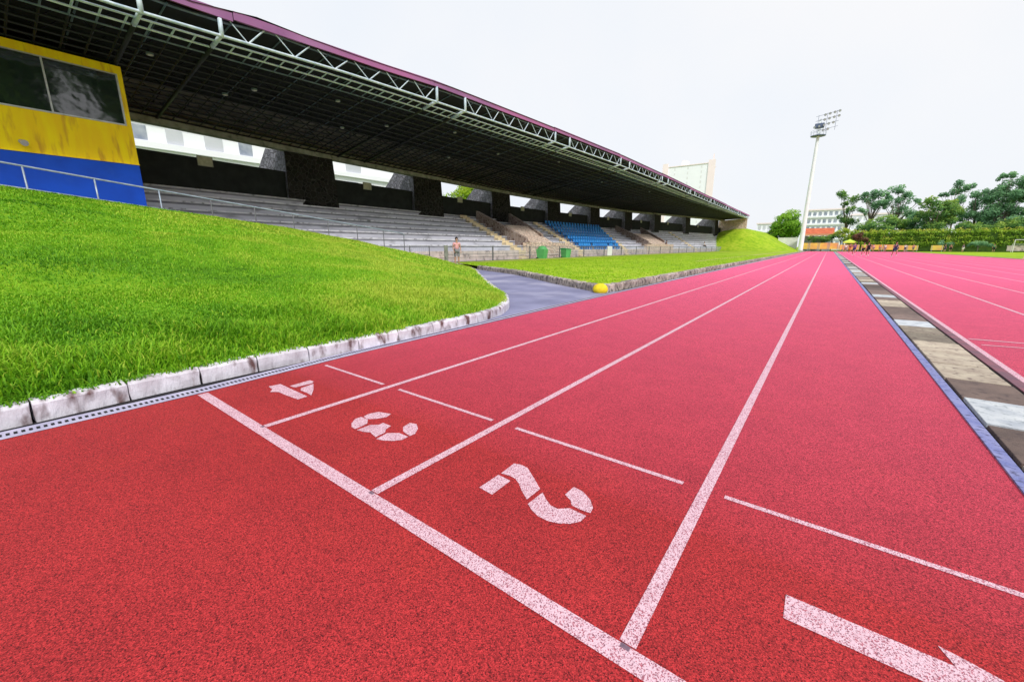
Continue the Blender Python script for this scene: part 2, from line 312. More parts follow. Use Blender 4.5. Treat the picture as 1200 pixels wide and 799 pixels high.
# painted numerals (stencilled, seen upside down from the start line)
NUM = {'2': [[(-1.193, 1.301), (-1.19, 1.446), (-1.107, 1.439), (-1.106, 1.295)], [(-1.188, 1.464), (-1.194, 1.584), (-1.155, 1.596), (-1.109, 1.59), (-1.027, 1.53), (-0.951, 1.471), (-0.953, 1.363), (-1.011, 1.403), (-1.057, 1.443), (-1.097, 1.468), (-1.133, 1.473)], [(-0.926, 1.454), (-0.882, 1.417), (-0.844, 1.393), (-0.805, 1.39), (-0.764, 1.427), (-0.68, 1.424), (-0.683, 1.374), (-0.71, 1.337), (-0.749, 1.309), (-0.796, 1.294), (-0.848, 1.295), (-0.895, 1.315), (-0.931, 1.339)], [(-0.832, 1.504), (-0.83, 1.585), (-0.775, 1.576), (-0.72, 1.54), (-0.681, 1.491), (-0.675, 1.452), (-0.722, 1.447), (-0.767, 1.451), (-0.79, 1.48)]], '4': [[(-3.575, 1.325), (-3.559, 1.413), (-3.084, 1.406), (-3.079, 1.33), (-3.226, 1.318), (-3.37, 1.314), (-3.423, 1.274), (-3.472, 1.311)], [(-3.447, 1.436), (-3.46, 1.614), (-3.399, 1.619), (-3.365, 1.585), (-3.374, 1.445)], [(-3.316, 1.467), (-3.344, 1.587), (-3.197, 1.512), (-3.083, 1.436), (-3.171, 1.444), (-3.262, 1.44)]], '3': [[(-2.392, 1.449), (-2.404, 1.497), (-2.381, 1.561), (-2.279, 1.593), (-2.258, 1.535), (-2.294, 1.476), (-2.334, 1.44)], [(-2.358, 1.337), (-2.403, 1.393), (-2.4, 1.436), (-2.324, 1.438), (-2.269, 1.396), (-2.26, 1.304), (-2.305, 1.305)], [(-2.239, 1.301), (-2.239, 1.399), (-2.196, 1.432), (-2.198, 1.468), (-2.116, 1.472), (-2.1, 1.42), (-2.067, 1.391), (-2.057, 1.314), (-2.142, 1.334), (-2.182, 1.312)], [(-2.033, 1.302), (-2.047, 1.393), (-1.988, 1.439), (-1.902, 1.44), (-1.898, 1.392), (-1.929, 1.35), (-1.984, 1.315)], [(-2.04, 1.508), (-2.056, 1.576), (-2.006, 1.591), (-1.945, 1.552), (-1.901, 1.492), (-1.902, 1.452), (-1.986, 1.467)]], '1': [[(0.044, 1.352), (0.57, 1.352), (0.57, 1.46), (0.535, 1.485), (0.47, 1.505), (0.413, 1.518), (0.425, 1.492), (0.44, 1.462), (0.044, 1.462)]]}
for k, polys in NUM.items():
    m_ = MB()
    for p in polys: m_.poly(p if sum(p[i][0]*p[(i+1)%len(p)][1]-p[(i+1)%len(p)][0]*p[i][1] for i in range(len(p))) > 0 else p[::-1], .002)
    o = tag(m_.build('lane_number', M['paint']), kind=S); o['label'] = 'white stencilled number %s painted on the red track, upside down' % k

# right hand gutter: blue grey kerb, slabs, dark red strip
GY0, GY1 = -4., 127.
tag(MB().box(.89,.952,GY0,GY1,-.02,.010).build('kerb_strip', M['blue_kerb']), kind=S)
tag(MB().poly([(.952,GY0),(1.49,GY0),(1.49,GY1),(.952,GY1)], -.012).build('gutter_bed', M['dark']), kind=S)
tag(MB().box(1.410,1.487,GY0,GY1,-.01,.001).build('red_strip', M['strip_red']), kind=S)
slab = {}
y = 3.83 - 7*.623; i = 0
while y < 126:
    far = y > 22
    k = 'w' if (i % 7 == 0) else ('t' if random.random() < .45 else 'b')
    if far and random.random() < .45: k = 'w' if random.random() < .6 else 't'
    if k not in slab:
        vs = []
        b_ = MB().box(0,.395,.012,.611,-.02,.012)
        o = slab[k] = b_.build('cover_slab', M['slab_'+k], bevel=.004); first = True
        tag(o, {'w':'whitish concrete slab laid in the drain strip between the two tracks','b':'dark brown concrete slab laid in the drain strip between the two tracks','t':'tan concrete slab laid in the drain strip between the two tracks'}[k],
            'slab', {'w':'white slabs in the drain strip','b':'brown slabs in the drain strip','t':'tan slabs in the drain strip'}[k])
    else: o = copy_tree(slab[k])
    o.location = (.976, y, random.uniform(-.005,.006)); o.rotation_euler = (0,0,random.uniform(-.006,.006))
    y += .623; i += 1

# left hand drain channel with square holes
DX = [(-9,-3.83),(.9,-3.83),(2.3,-3.945),(6,-4.07),(9.3,-4.14),(20,-4.20),(60,-4.28),(128,-4.33)]
dx = lambda y: interp(y, DX)
m_ = MB()
ys = [ -6+.5*k for k in range(15)] + [2,2.5,3,4,6,9.3,14,20,60,128]
a = [(dx(y_)-.165+.004*min(max(y_,0),12), y_, .002) for y_ in ys]; b = [(dx(y_)-.002, y_, .002) for y_ in ys]
m_.strip(b, a); dr = tag(m_.build('drain_channel', M['drain']), 'narrow pale drain cover with square holes along the foot of the white kerb', 'drain')
h_ = MB(); y_ = -4
while y_ < 14:
    x_ = dx(y_)-.078; h_.poly([(x_-.024,y_),(x_+.024,y_),(x_+.024,y_+.016),(x_-.024,y_+.016)], .0045); y_ += .0315
o = h_.build('drain_holes', M['hole'], dr); o['kind'] = 'stuff'
tag(MB().poly([(-4.3,-9),(-3.85,-9),(-3.85,.9),(-4.0,4),(-4.2,10),(-4.25,40),(-4.3,128),(-4.75,128),(-4.75,9.6),(-4.2,9.6),(-4.2,4.6),(-4.14,4.2)], -.012).build('drain_bed', M['dark']), kind=S)

# ------------------------------------------------------------------ kerbs
K1 = [(-4.08,-6.),(-4.08,.068),(-4.12,.559),(-4.14,1.022),(-4.14,1.473),(-4.12,1.948),(-4.10,2.6),(-4.10,3.4),(-4.15,4.3),(-4.22,4.85),(-4.36,5.45),(-4.72,6.12),(-5.4,6.95),(-6.6,8.05),(-8.5,9.85),(-10.6,11.9),(-12.9,14.2),(-15.,15.9),(-18.2,17.6)]
def resample(P, starts, step):
    """points along P: first the listed arc positions, then every 'step'"""
    d = [0]
    for i in range(1, len(P)): d.append(d[-1]+math.dist(P[i], P[i-1]))
    out = []; s = 0; i = 0
    L_ = list(starts)
    while s <= d[-1]:
        out.append((float(np.interp(s, d, [p[0] for p in P])), float(np.interp(s, d, [p[1] for p in P])))); 
        i += 1; s += L_[i-1] if i-1 < len(L_) else step
    return out
def rough_stone(p, q, side, h, dpt, mt, name, label, cat, group, gap=.014, rr=.010):
    p = Vector(p); q = Vector(q); d = (q-p); ln = d.length; d.normalize(); n = Vector((-d.y, d.x))*side
    nx = 6; prof = [(0,-.03),(0.002,.35*h),(.006,.8*h),(.03,h*.97),(.06,h),(dpt,h*.97),(dpt,-.03)]
    vs = []; fs = []
    for i in range(nx+1):
        t = gap/2 + (ln-gap)*i/nx; 
        for j, (dd, zz) in enumerate(prof):
            e = rr if 0 < j < 6 else 0
            c = p + d*(t + (random.uniform(-.006,.006) if i in (0,nx) else 0)) + n*(dd + random.uniform(-e,e)*.6)
            vs.append((c.x-p.x, c.y-p.y, zz + random.uniform(-e,e)*(.8 if j > 2 else .2)))
    k = len(prof)
    for i in range(nx):
        for j in range(k-1): fs.append((i*k+j, i*k+j+1, (i+1)*k+j+1, (i+1)*k+j))
    fs.append(tuple(range(k-1,-1,-1))); fs.append(tuple(nx*k+j for j in range(k)))
    if side > 0: fs = [g_[::-1] for g_ in fs]
    o = MB().add(vs, fs).build(name, mt); o.location = (p.x, p.y, 0)
    return tag(o, label, cat, group)
st = []; y_ = .068
pts = [(-4.08, .068-.49*k) for k in range(11, 0, -1)] + resample(K1[1:], [.49,.465,.45,.475,.56,.55,.58,.50,.48,.46,.34,.34,.34,.34,.36], .5)
for i in range(len(pts)-1):
    rough_stone(pts[i], pts[i+1], 1, .135, .13, M['stone'], 'kerb_stone', 'white-washed rough kerb stone along the foot of the steep grass bank', 'kerb stone', 'white kerb stones round the grass bank')
# second kerb: path side and along the track
K2a = [(-14.4,15.9),(-12.6,15.0),(-10.5,13.9),(-8.9,12.75),(-6.6,11.0),(-4.70,9.72)]
K2b = [(-4.36,9.72),(-4.40,20),(-4.46,60),(-4.52,118)]
pts = resample(K2a, [], .36)
for i in range(len(pts)-1): rough_stone(pts[i], pts[i+1], 1, .19, .2, M['stone2'], 'kerb_stone', 'brown-grey rough kerb stone between the asphalt path and the flat lawn', 'kerb stone', 'kerb stones between the path and the lawn', .03, .02)
pts = resample(K2b, [], .55)
for i in range(len(pts)-1): rough_stone(pts[i], pts[i+1], 1, .19, .2, M['stone2'], 'kerb_stone', 'grey upright kerb stone between the running track and the flat lawn', 'kerb stone', 'kerb stones between the track and the lawn', .05, .025)
o = MB().ball((0,0,.08),(.20,.17,.15),14,9).build('corner_stone', M['yellow_stone'], None, True); o.location = (-4.52,9.66,0); tag(o, 'bright yellow painted stone on the corner of the lawn where path meets track', 'kerb stone')

# ------------------------------------------------------------------ asphalt path and apron
tag(MB().poly([(-4.0,4.0),(-3.95,10.2),(-5,10.2),(-9,13.3),(-13,15.6),(-15,16.4),(-19.4,18.9),(-21,18.9),(-21,15.5),(-17,15.2),(-12,12),(-7,7.5),(-4.6,5.3)], -.008).build('path', M['asphalt']), kind=S)
tag(MB().poly([(-21,16),(-18.6,16),(-19.35,19.2),(-19.45,108),(-21,108)], .02).build('apron', M['conc_pink']), kind=S)

# ------------------------------------------------------------------ grass bank
Kx = [p[0] for p in K1]; Ky = [p[1] for p in K1]
ZC = [(-9,3.35),(-3,3.08),(.87,2.76),(4,2.42),(5.8,2.22),(8.1,1.94),(11.3,1.46),(14.7,.74),(16.4,.3),(17.6,.06)]
def bank_z(x, y):
    xk = np.interp(y, Ky, Kx) - .12; zc = np.interp(y, [a[0] for a in ZC], [a[1] for a in ZC])
    t = np.clip((xk - x)/np.maximum(xk + 18.2, .05), 0, 1)
    base = .125
    return base + (zc-base)*(t**.93) + .05*np.sin(1.3*x+.7*y)*np.sin(np.pi*t) + .03*np.sin(2.9*x-1.9*y)*np.sin(np.pi*t)
v = []; fcs = []; NY, NT = 130, 60
for i in range(NY+1):
    y_ = -9 + (17.6+9)*i/NY; xk = float(np.interp(y_, Ky, Kx)) - .12
    for j in range(NT+1):
        x_ = xk + (-18.2-xk)*j/NT; v.append((x_, y_, float(bank_z(x_, y_)) - .005))
for i in range(NY):
    for j in range(NT): fcs.append((i*(NT+1)+j, (i+1)*(NT+1)+j, (i+1)*(NT+1)+j+1, i*(NT+1)+j+1))
tag(MB().add(v, [g_[::-1] for g_ in fcs]).build('grass_bank', M['soil'], smooth=True), kind=S)
# ramp behind the rail
v = []
for i in range(28):
    y_ = -9 + i; z_ = interp(y_, ZC) - .03; v.append((y_, z_))
tag(MB().strip([(-18.2, a, b) for a, b in v], [(-20.62, a, b) for a, b in v]).build('ramp', M['conc_pink']), kind=S)

def blades(name, x, y, z, hgt, wid, lean, tint, mt):
    """curved two-segment grass blades as one mesh"""
    n = len(x); a = RNG.uniform(0, 2*np.pi, n); ux, uy = np.cos(a), np.sin(a); la = a + RNG.uniform(.8, 2.3, n); lx, ly = np.cos(la)*lean*hgt, np.sin(la)*lean*hgt
    V = np.empty((n, 5, 3)); w2 = wid/2
    V[:,0] = np.stack([x-ux*w2, y-uy*w2, z], 1); V[:,1] = np.stack([x+ux*w2, y+uy*w2, z], 1)
    V[:,2] = np.stack([x+ux*w2*.8+lx*.35, y+uy*w2*.8+ly*.35, z+hgt*.6], 1); V[:,3] = np.stack([x-ux*w2*.8+lx*.35, y-uy*w2*.8+ly*.35, z+hgt*.6], 1)
    V[:,4] = np.stack([x+lx, y+ly, z+hgt*(1-.35*lean)], 1)
    me = bpy.data.meshes.new(name); me.vertices.add(n*5); me.vertices.foreach_set('co', V.reshape(-1).astype('f'))
    base = np.arange(n)[:,None]*5; loops = np.concatenate([base+[0,1,2,3], base+[3,2,4]], 1).reshape(-1)
    me.loops.add(n*7); me.loops.foreach_set('vertex_index', loops.astype('i')); me.polygons.add(n*2)
    ls = np.stack([np.arange(n)*7, np.arange(n)*7+4], 1).reshape(-1); me.polygons.foreach_set('loop_start', ls.astype('i'))
    me.update(calc_edges=True)
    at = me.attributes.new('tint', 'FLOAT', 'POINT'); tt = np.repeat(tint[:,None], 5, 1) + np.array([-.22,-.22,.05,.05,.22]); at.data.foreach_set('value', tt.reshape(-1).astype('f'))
    me.materials.append(mt); o = bpy.data.objects.new(name, me); COL.objects.link(o); return o
def scatter_bank(n, y0, y1, d0, d1, hf, wf, pw=1.):
    y = RNG.uniform(y0, y1, n); xk = np.interp(y, Ky, Kx) - .07; dd = d0 + (d1-d0)*RNG.random(n)**pw; x = xk - dd
    k = x > -18.1; x, y, dd = x[k], y[k], dd[k]; z = bank_z(x, y) - .01
    clump = .5+.5*np.sin(3.1*x+1.7*np.sin(2.3*y))*np.sin(2.7*y+1.3*np.sin(1.9*x))
    return x, y, z, hf(dd, clump)*RNG.uniform(.6, 1.25, len(x)), np.full(len(x), wf)*RNG.uniform(.7, 1.3, len(x)), dd
def patch(x, y): return .10*np.sin(1.7*x+2.9*y)*np.sin(3.3*y-1.2*x) + .13*np.sin(.9*x+.4*y+1)*np.sin(.8*y-.3*x) + .08*np.sin(2.3*x-1.1*y)
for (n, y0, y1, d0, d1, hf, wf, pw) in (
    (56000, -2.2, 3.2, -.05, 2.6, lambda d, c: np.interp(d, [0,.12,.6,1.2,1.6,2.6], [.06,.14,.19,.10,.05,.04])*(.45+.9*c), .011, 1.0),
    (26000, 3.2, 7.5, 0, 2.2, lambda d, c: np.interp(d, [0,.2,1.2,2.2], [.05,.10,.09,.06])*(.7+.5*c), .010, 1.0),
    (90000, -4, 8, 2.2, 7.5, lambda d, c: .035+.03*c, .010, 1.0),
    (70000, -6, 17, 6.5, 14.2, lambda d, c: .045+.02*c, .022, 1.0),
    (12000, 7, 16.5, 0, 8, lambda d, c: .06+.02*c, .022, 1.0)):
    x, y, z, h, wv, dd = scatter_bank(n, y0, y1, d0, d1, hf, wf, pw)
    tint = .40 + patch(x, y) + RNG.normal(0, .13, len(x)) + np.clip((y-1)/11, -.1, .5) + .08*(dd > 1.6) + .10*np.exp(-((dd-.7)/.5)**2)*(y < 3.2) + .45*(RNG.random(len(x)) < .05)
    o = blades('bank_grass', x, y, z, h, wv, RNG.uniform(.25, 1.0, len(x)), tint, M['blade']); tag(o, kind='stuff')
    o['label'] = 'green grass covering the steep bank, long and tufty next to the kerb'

# ------------------------------------------------------------------ flat lawn and far mound
LZ = .165
lawn = [(-4.50,9.85),(-6.7,11.15),(-9,12.95),(-10.6,14.1),(-12.7,15.2),(-14.6,16.1),(-19.2,18.8),(-19.4,30),(-19.4,106),(-15,118),(-4.6,124)]
tag(MB().poly(lawn[::-1], LZ).build('lawn', M['lawn']), kind=S)
m_ = MB(); m_.poly([(-18.3,20),(-17.6,20),(-17.2,108),(-18.1,108)][::-1], LZ+.005)
m_.poly([(-7.3,30),(-6.9,30),(-6.6,112),(-7.1,112)], LZ+.005)
tag(m_.build('worn_track_in_grass', mat('dry_grass', (.50,.44,.16), (.36,.40,.06), 2.5, .9, detail=8)), kind=S)
n = 30000; y = 9.9 + 45*RNG.random(n)**2.2; x = RNG.uniform(-17, -4.75, n)
lo = np.interp(y, [9.95,11.15,12.95,15.2,16.1,18.8], [-4.8,-6.7,-9,-12.7,-14.6,-19]); k = x > lo; x, y = x[k], y[k]
o = blades('lawn_grass', x, y, np.full(len(x), LZ), RNG.uniform(.03,.06,len(x)), RNG.uniform(.018,.035,len(x)), RNG.uniform(.4,1,len(x)), .5+patch(x,y)+RNG.normal(0,.12,len(x)), M['blade2']); tag(o, kind='stuff'); o['label'] = 'short yellow-green grass of the flat lawn beside the path'
v = []; fcs = []; nx_, ny_ = 50, 50
def sm(t): t = min(max(t,0),1); return t*t*(3-2*t)
for i in range(ny_+1):
    for j in range(nx_+1):
        x_ = -5.8-24*j/nx_; y_ = 101+60*i/ny_
        t1 = min(max((-6.0-x_)/11.5,0),1); z_ = 5.55*(.5*t1+.5*sm(t1))*sm((y_-101.5)/17)*(1-.3*sm((-18-x_)/10))
        v.append((x_, y_, z_+.10+.07*math.sin(1.7*x_+.6*y_)*math.sin(.9*y_-x_)*min(1,z_)))
for i in range(ny_):
    for j in range(nx_): fcs.append((i*(nx_+1)+j, i*(nx_+1)+j+1, (i+1)*(nx_+1)+j+1, (i+1)*(nx_+1)+j)[::-1])
tag(MB().add(v, fcs).build('grass_mound', M['lawn'], smooth=True), kind=S)
tag(MB().poly([(14.06,-9),(400,-9),(400,125),(14.06,128)], .05).build('infield_grass', M['lawn']), kind=S)
tag(MB().box(13.99,14.07,-9,128,-.02,.07).build('track_edge', M['conc_pink']), kind=S)

# ------------------------------------------------------------------ bank railing
PY = [-1.6,-.1,1.36,2.79,4.33,5.8,7.26,8.74,10.28,11.74,13.25,14.54]
rz = lambda y_: 3.53 - (y_)*.1165
r_ = empty('handrail', (-18.5, 1.36, rz(1.36)-1)); tag(r_, 'long sloping steel handrail along the top of the grass bank', 'handrail')
def loc(o, root): o.parent = root; o.matrix_parent_inverse = Matrix.Translation(-Vector(root.location)); return o
top = [(-18.5, y_, rz(y_)) for y_ in (-6, 0, 7, 14.45)] + [(-18.5,14.56,rz(14.5)-.05),(-18.5,14.58,rz(14.5)-.15)]
loc(MB().tube(top, .026, 8).build('top_rail', M['rail'], smooth=True), r_)
loc(MB().tube([(-18.5, y_, rz(y_)-.62) for y_ in (-6,0,5.8)], .022, 6).build('lower_rail', M['rail'], smooth=True), r_)
for y_ in PY: loc(MB().tube([(-18.5,y_,rz(y_)-1.25),(-18.5,y_,rz(y_))], .022, 6).build('post', M['rail'] if y_ < 5 else M['rail_d'], smooth=True), r_)

# ------------------------------------------------------------------ grandstand
XR = [(-14,-25.8),(-10,-26.0),(6,-27),(16.4,-28.3),(27.4,-29.2),(39,-30.2),(50.5,-30.2),(61.8,-29.6),(72.8,-28.5),(82.4,-26.3),(96,-24.5),(114,-22.5),(120,-21.9)]
ZB = [(-14,7.0),(73,7.0),(82.4,7.02),(96,7.2),(114,7.44),(120,7.5)]
FT = [(-14,-18,8.98),(5.9,-18,9.10),(7.19,-18,9.2),(7.25,-18,9.40),(11.1,-18,9.42),(16.6,-18,9.74),(16.75,-18,9.80),(28.9,-18,10.02),(41.6,-17.9,10.14),(55.7,-17.6,9.9),(81.8,-17.1,9.3),(118,-16.7,8.65)]
FC = [(-14,-18,8.0),(4,-18,8.2),(6.78,-18,8.35),(11.3,-18,8.60),(16.9,-18,8.78),(28.9,-18,9.02),(41.6,-17.9,9.14),(55.7,-17.6,8.95),(81.8,-17.1,8.4),(118,-16.7,7.9)]
xr = lambda y: interp(y, XR); zb = lambda y: interp(y, ZB); YE = 118.
gs = empty('grandstand', (-24, 50, 0)); tag(gs, 'long covered grandstand with a dark space-frame roof edged in purple', 'grandstand')
def P_(m_, name, mt, smooth=False, bevel=0): o = m_.build(name, mt, None, smooth, bevel); return loc(o, gs)
def srange(a, b, s): 
    n = max(1, round((b-a)/s)); return [a+(b-a)*i/n for i in range(n+1)]
# terraces (steps follow the curve of the back wall)
NR = 8; Z0 = .85; DZ = (4.15-Z0)/NR
XF = -20.6
def rowx(y, k): return XF + (xr(y)+.02-XF)*k/NR
m_ = MB(); ys = srange(4.75, 117, 2.5)
prof = [lambda y: (XF, -.1), lambda y: (XF, Z0)]
for k in range(NR):
    prof.append(lambda y, k=k: (rowx(y, k+1), Z0+DZ*k)); prof.append(lambda y, k=k: (rowx(y, k+1), Z0+DZ*(k+1)))
vs = [(p(y_)[0], y_, p(y_)[1]) for y_ in ys for p in prof]; k_ = len(prof)
fs = [(i*k_+j, i*k_+j+1, (i+1)*k_+j+1, (i+1)*k_+j) for i in range(len(ys)-1) for j in range(1, k_-1)]
m_.add(vs, fs); P_(m_, 'terrace', M['conc'])
# lighter worn nosing of each tread
m_ = MB()
for k in range(NR+1):
    zz = Z0+DZ*k
    a = [(rowx(y_, k)+.012, y_, zz+.004) for y_ in ys]; b = [(rowx(y_, k)-.07, y_, zz+.004) for y_ in ys]
    c = [(rowx(y_, k)+.012, y_, zz-.07) for y_ in ys]
    m_.strip(b, a); m_.strip(a, c)
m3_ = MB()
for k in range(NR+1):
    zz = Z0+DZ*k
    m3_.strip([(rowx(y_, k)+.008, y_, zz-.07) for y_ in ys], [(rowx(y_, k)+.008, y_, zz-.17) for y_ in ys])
P_(m3_, 'riser_band', mat('riser_shade', (.17,.17,.20), (.28,.28,.31), 1.5, .9))  # shadow line under each nosing, painted as a dark band
P_(m_, 'nosing', mat('nosing', (.74,.74,.78), (.52,.52,.56), 2, .85, c3=(.2,.2,.2), s3=4, f3=.55))
P_(MB().box(XF, XF+.06, 14, 112, 0, .42).box(XF, XF+.10, 14, 112, .42, .50).box(XF, XF+.05, 14, 112, .50, Z0-.004), 'front_wall', M['conc_pink'])
# stairs
for (ya, yb, sk_) in ((27.9,28.9,2.0),(38.3,39.3,5.6),(50.5,51.6,12.5),(85.2,86.4,0)):
    m_ = MB()
    pf = [(XF+.42, .0), (XF+.42, .30), (XF+.07, .30), (XF+.07, .58)]
    for k in range(NR):
        a0 = rowx(ya, k); a1 = rowx(ya, k+1); zz = Z0+DZ*k
        pf += [(a0+.07 if k == 0 else a0+.03, zz+.02), ((a0+a1)/2, zz+.02), ((a0+a1)/2, zz+.02+DZ/2), (a1+.03, zz+.02+DZ/2)]
    pf += [(rowx(ya, NR)+.03, Z0+DZ*NR+.02)]
    n_ = len(pf); m_.add([(x_, ya, z_) for x_, z_ in pf]+[(x_, yb, z_) for x_, z_ in pf], [(i, i+1, n_+i+1, n_+i) for i in range(n_-1)])
    bt_ = [(rowx(ya, NR), 0.)]; q = len(m_.v); m_.add([(rowx(ya, NR), ya, 0), (rowx(ya, NR), yb, 0)], [])
    m_.f.append(tuple(range(n_))+(q,)); m_.f.append(tuple(range(2*n_-1, n_-1, -1))+(q+1,))
    m_.v = [(x_, y_+sk_*(XF-x_)/(XF-rowx(ya, NR)), z_) for x_, y_, z_ in m_.v]
    P_(m_, 'stair', M['stair'])
# rubble stair parapets
def slope_wall(ya, yb, xa, xb, hh, mt, th=.42):
    def zt(x): return Z0 + DZ*NR*(XF-x)/(XF-xr((ya+yb)/2))
    P_(MB().hexa([(xb,yb,0),(xa,ya,0),(xa,ya+th,0),(xb,yb+th,0),(xb,yb,zt(xb)+hh),(xa,ya,zt(xa)+hh),(xa,ya+th,zt(xa)+hh),(xb,yb+th,zt(xb)+hh)]), 'stair_wall', mt)
slope_wall(30.0,31.8, -21.4, xr(31)+.7, .75, M['rubble']); slope_wall(34.0,37.8, -22.4, xr(37)+.7, .85, M['rubble'])
slope_wall(61.8,65.6, -21.6, xr(65)+.7, .75, M['rubble']); slope_wall(69.8,74.2, -21.8, xr(74)+.7, .80, M['rubble'])
P_(MB().box(-20.95,-20.535,29.0,37.0,-.05,1.50), 'stair_wall', M['rubble_l'])
P_(MB().box(-20.95,-20.535,58.5,71.0,-.05,1.50), 'stair_wall', M['rubble_l'])
def wedge(ya, yb, sk_): P_(MB().hexa([(-25,ya+sk_,0),(-21.0,ya,0),(-21.0,yb,0),(-25,yb+sk_,0),(-25,ya+sk_,3.2),(-21.0,ya,1.45),(-21.0,yb,1.45),(-25,yb+sk_,3.2)]), 'stair_wall', M['rubble_l'])
wedge(30.5,34.2,1.2); wedge(62.3,69.8,1.8)
# end wall
P_(MB().hexa([(-23.2,117,0),(-16.9,117,0),(-16.9,117.5,0),(-23.2,117.5,0),(-23.2,117,7.5),(-16.9,117,7.9),(-16.9,117.5,7.9),(-23.2,117.5,7.5)]), 'end_wall', M['rubble_l'])
# back: black parapet, walkway behind, piers, beam
ys = srange(4.75, 117, 3)
a = [(xr(y_)-.35, y_, 4.0) for y_ in ys]; b = [(xr(y_)-.35, y_, 5.80+.0*y_) for y_ in ys]; c = [(xr(y_)-.6, y_, 5.80) for y_ in ys]; d = [(xr(y_)-.6, y_, 3.) for y_ in ys]
m_ = MB(); m_.strip(b, a); m_.strip(c, b); m_.strip(d, c); P_(m_, 'parapet', M['parapet'])
m_ = MB(); m_.strip([(xr(y_)+.1, y_, 4.12) for y_ in ys], [(xr(y_)-.4, y_, 4.12) for y_ in ys]); P_(m_, 'terrace', M['conc'])
PIER = [5.0,16.4,27.4,39,50.5,61.8,72.8,82.4,96,114]
for yp in PIER:
    wd = 3.2 if yp < 80 else 3.6; y0, y1 = yp-wd, yp; xf = xr(yp-1.5)
    if yp == 5.0: y0 = 2.5
    # front face slightly battered, rear buttress spreading outward at the bottom
    P_(MB().add([(xf+.15,y0-.1,3.6),(xf+.15,y1+.12,3.6),(xf,y1,zb(yp)),(xf,y0,zb(yp)),
                 (xf-7.2,y0-.1,3.6),(xf-7.2,y1+.12,3.6),(xf-2.6,y1,zb(yp)+.5),(xf-2.6,y0,zb(yp)+.5)],
                [(0,1,2,3),(4,7,6,5),(1,5,6,2),(3,2,6,7)]), 'pier', M['pier'])
    o = P_(MB().add([(xf+.15,y0-.1,3.6),(xf,y0,zb(yp)),(xf-7.2,y0-.1,3.6),(xf-2.6,y0,zb(yp)+.5)], [(0,1,3,2)]), 'pier_flank', M['pier_side'])
ys = srange(-14, YE, 3)
m_ = MB()
for (dx0, z0, dx1, z1) in ((.10,0,.10,.5),(.10,0,-.4,0),(.10,.5,-.4,.5)):
    m_.strip([(xr(y_)+dx0, y_, zb(y_)+z0) for y_ in ys], [(xr(y_)+dx1, y_, zb(y_)+z1) for y_ in ys])
P_(m_, 'rear_beam', M['beam'])
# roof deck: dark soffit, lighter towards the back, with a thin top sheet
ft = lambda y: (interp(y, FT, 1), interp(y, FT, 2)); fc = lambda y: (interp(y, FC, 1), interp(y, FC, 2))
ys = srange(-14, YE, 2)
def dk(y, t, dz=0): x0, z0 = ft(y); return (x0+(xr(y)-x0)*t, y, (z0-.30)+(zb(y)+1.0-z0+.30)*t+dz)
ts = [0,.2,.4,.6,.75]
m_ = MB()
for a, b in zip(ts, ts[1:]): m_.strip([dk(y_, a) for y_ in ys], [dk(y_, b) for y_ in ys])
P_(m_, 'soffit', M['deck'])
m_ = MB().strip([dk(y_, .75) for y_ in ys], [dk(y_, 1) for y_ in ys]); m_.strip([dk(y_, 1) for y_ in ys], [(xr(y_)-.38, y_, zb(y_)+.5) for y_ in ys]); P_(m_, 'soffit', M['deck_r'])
m_ = MB().strip([dk(y_, -.01, .25) for y_ in ys], [dk(y_, 1.03, .25) for y_ in ys]); P_(m_, 'roof_sheet', M['maroon'])
# soffit panels joints (thin ribs)
m_ = MB()
for y_ in srange(-13, YE-1, 1.83):
    p, q = dk(y_, 0, -.03), dk(y_, 1, -.03); m_.tube([p, q], .03, 4, False)
P_(m_, 'rib', M['tube_m'])
# fascia in lengths that step where they lap
FS = [-14, 7.2, 16.68, 28.9, 41.2, 53.5, 66, 78.5, 91, 104.5, YE]
for i in range(len(FS)-1):
    ys_ = srange(FS[i]+.01, FS[i+1]-.01, 3); off = (0,.0,.0,.03,-.03,.03,-.02,.03,-.02,.03)[i]; m_ = MB()
    o1 = [(ft(y_)[0]+.05+.012*(i%2), y_, ft(y_)[1]+off) for y_ in ys_]; o2 = [(p[0], p[1], p[2]-.27) for p in o1]; o3 = [(p[0]-.3, p[1], p[2]) for p in o1]; o4 = [(p[0]-.1, p[1], p[2]) for p in o2]
    m_.strip(o1, o2); m_.strip(o3, o1); m_.strip(o2, o4); P_(m_, 'fascia', M['purple'])
# truss: chord, verticals in pairs, V bracing
ys = srange(-14, YE, 1.5)
P_(MB().tube([(*fc(y_)[:1], y_, fc(y_)[1]) for y_ in ys], .05, 6), 'front_chord', M['tube_w'], True)
P_(MB().tube([(ft(y_)[0]-.12, y_, ft(y_)[1]-.33) for y_ in ys], .04, 6), 'front_chord', M['tube_m'], True)
VP = [-7.6,-5.4,4.6,6.78,16.9,19.1,29.1,31.3,41.5,43.7,53.8,56,66.2,68.4,78.5,80.7,91,93.2,103.5,105.7,116.5]
for y_ in VP: P_(MB().tube([(fc(y_)[0], y_, fc(y_)[1]-.05), (fc(y_)[0], y_, ft(y_)[1]-.28)], .075, 6), 'truss_post', M['tube_w'], True)

for a, b in zip(VP, VP[1:]):
    n_ = max(1, round((b-a)/1.7)); s_ = (b-a)/n_
    for k in range(n_):
        if n_ == 1: break
        yn = a + s_*(k+.5) if True else 0
        m_ = MB(); m_.tube([(fc(yn)[0], yn, fc(yn)[1]), (ft(yn)[0]-.05, yn-s_*.40, ft(yn)[1]-.3)], .022, 5); m_.tube([(fc(yn)[0], yn, fc(yn)[1]), (ft(yn)[0]-.05, yn+s_*.40, ft(yn)[1]-.3)], .028, 5); P_(m_, 'brace', M['tube_w'])
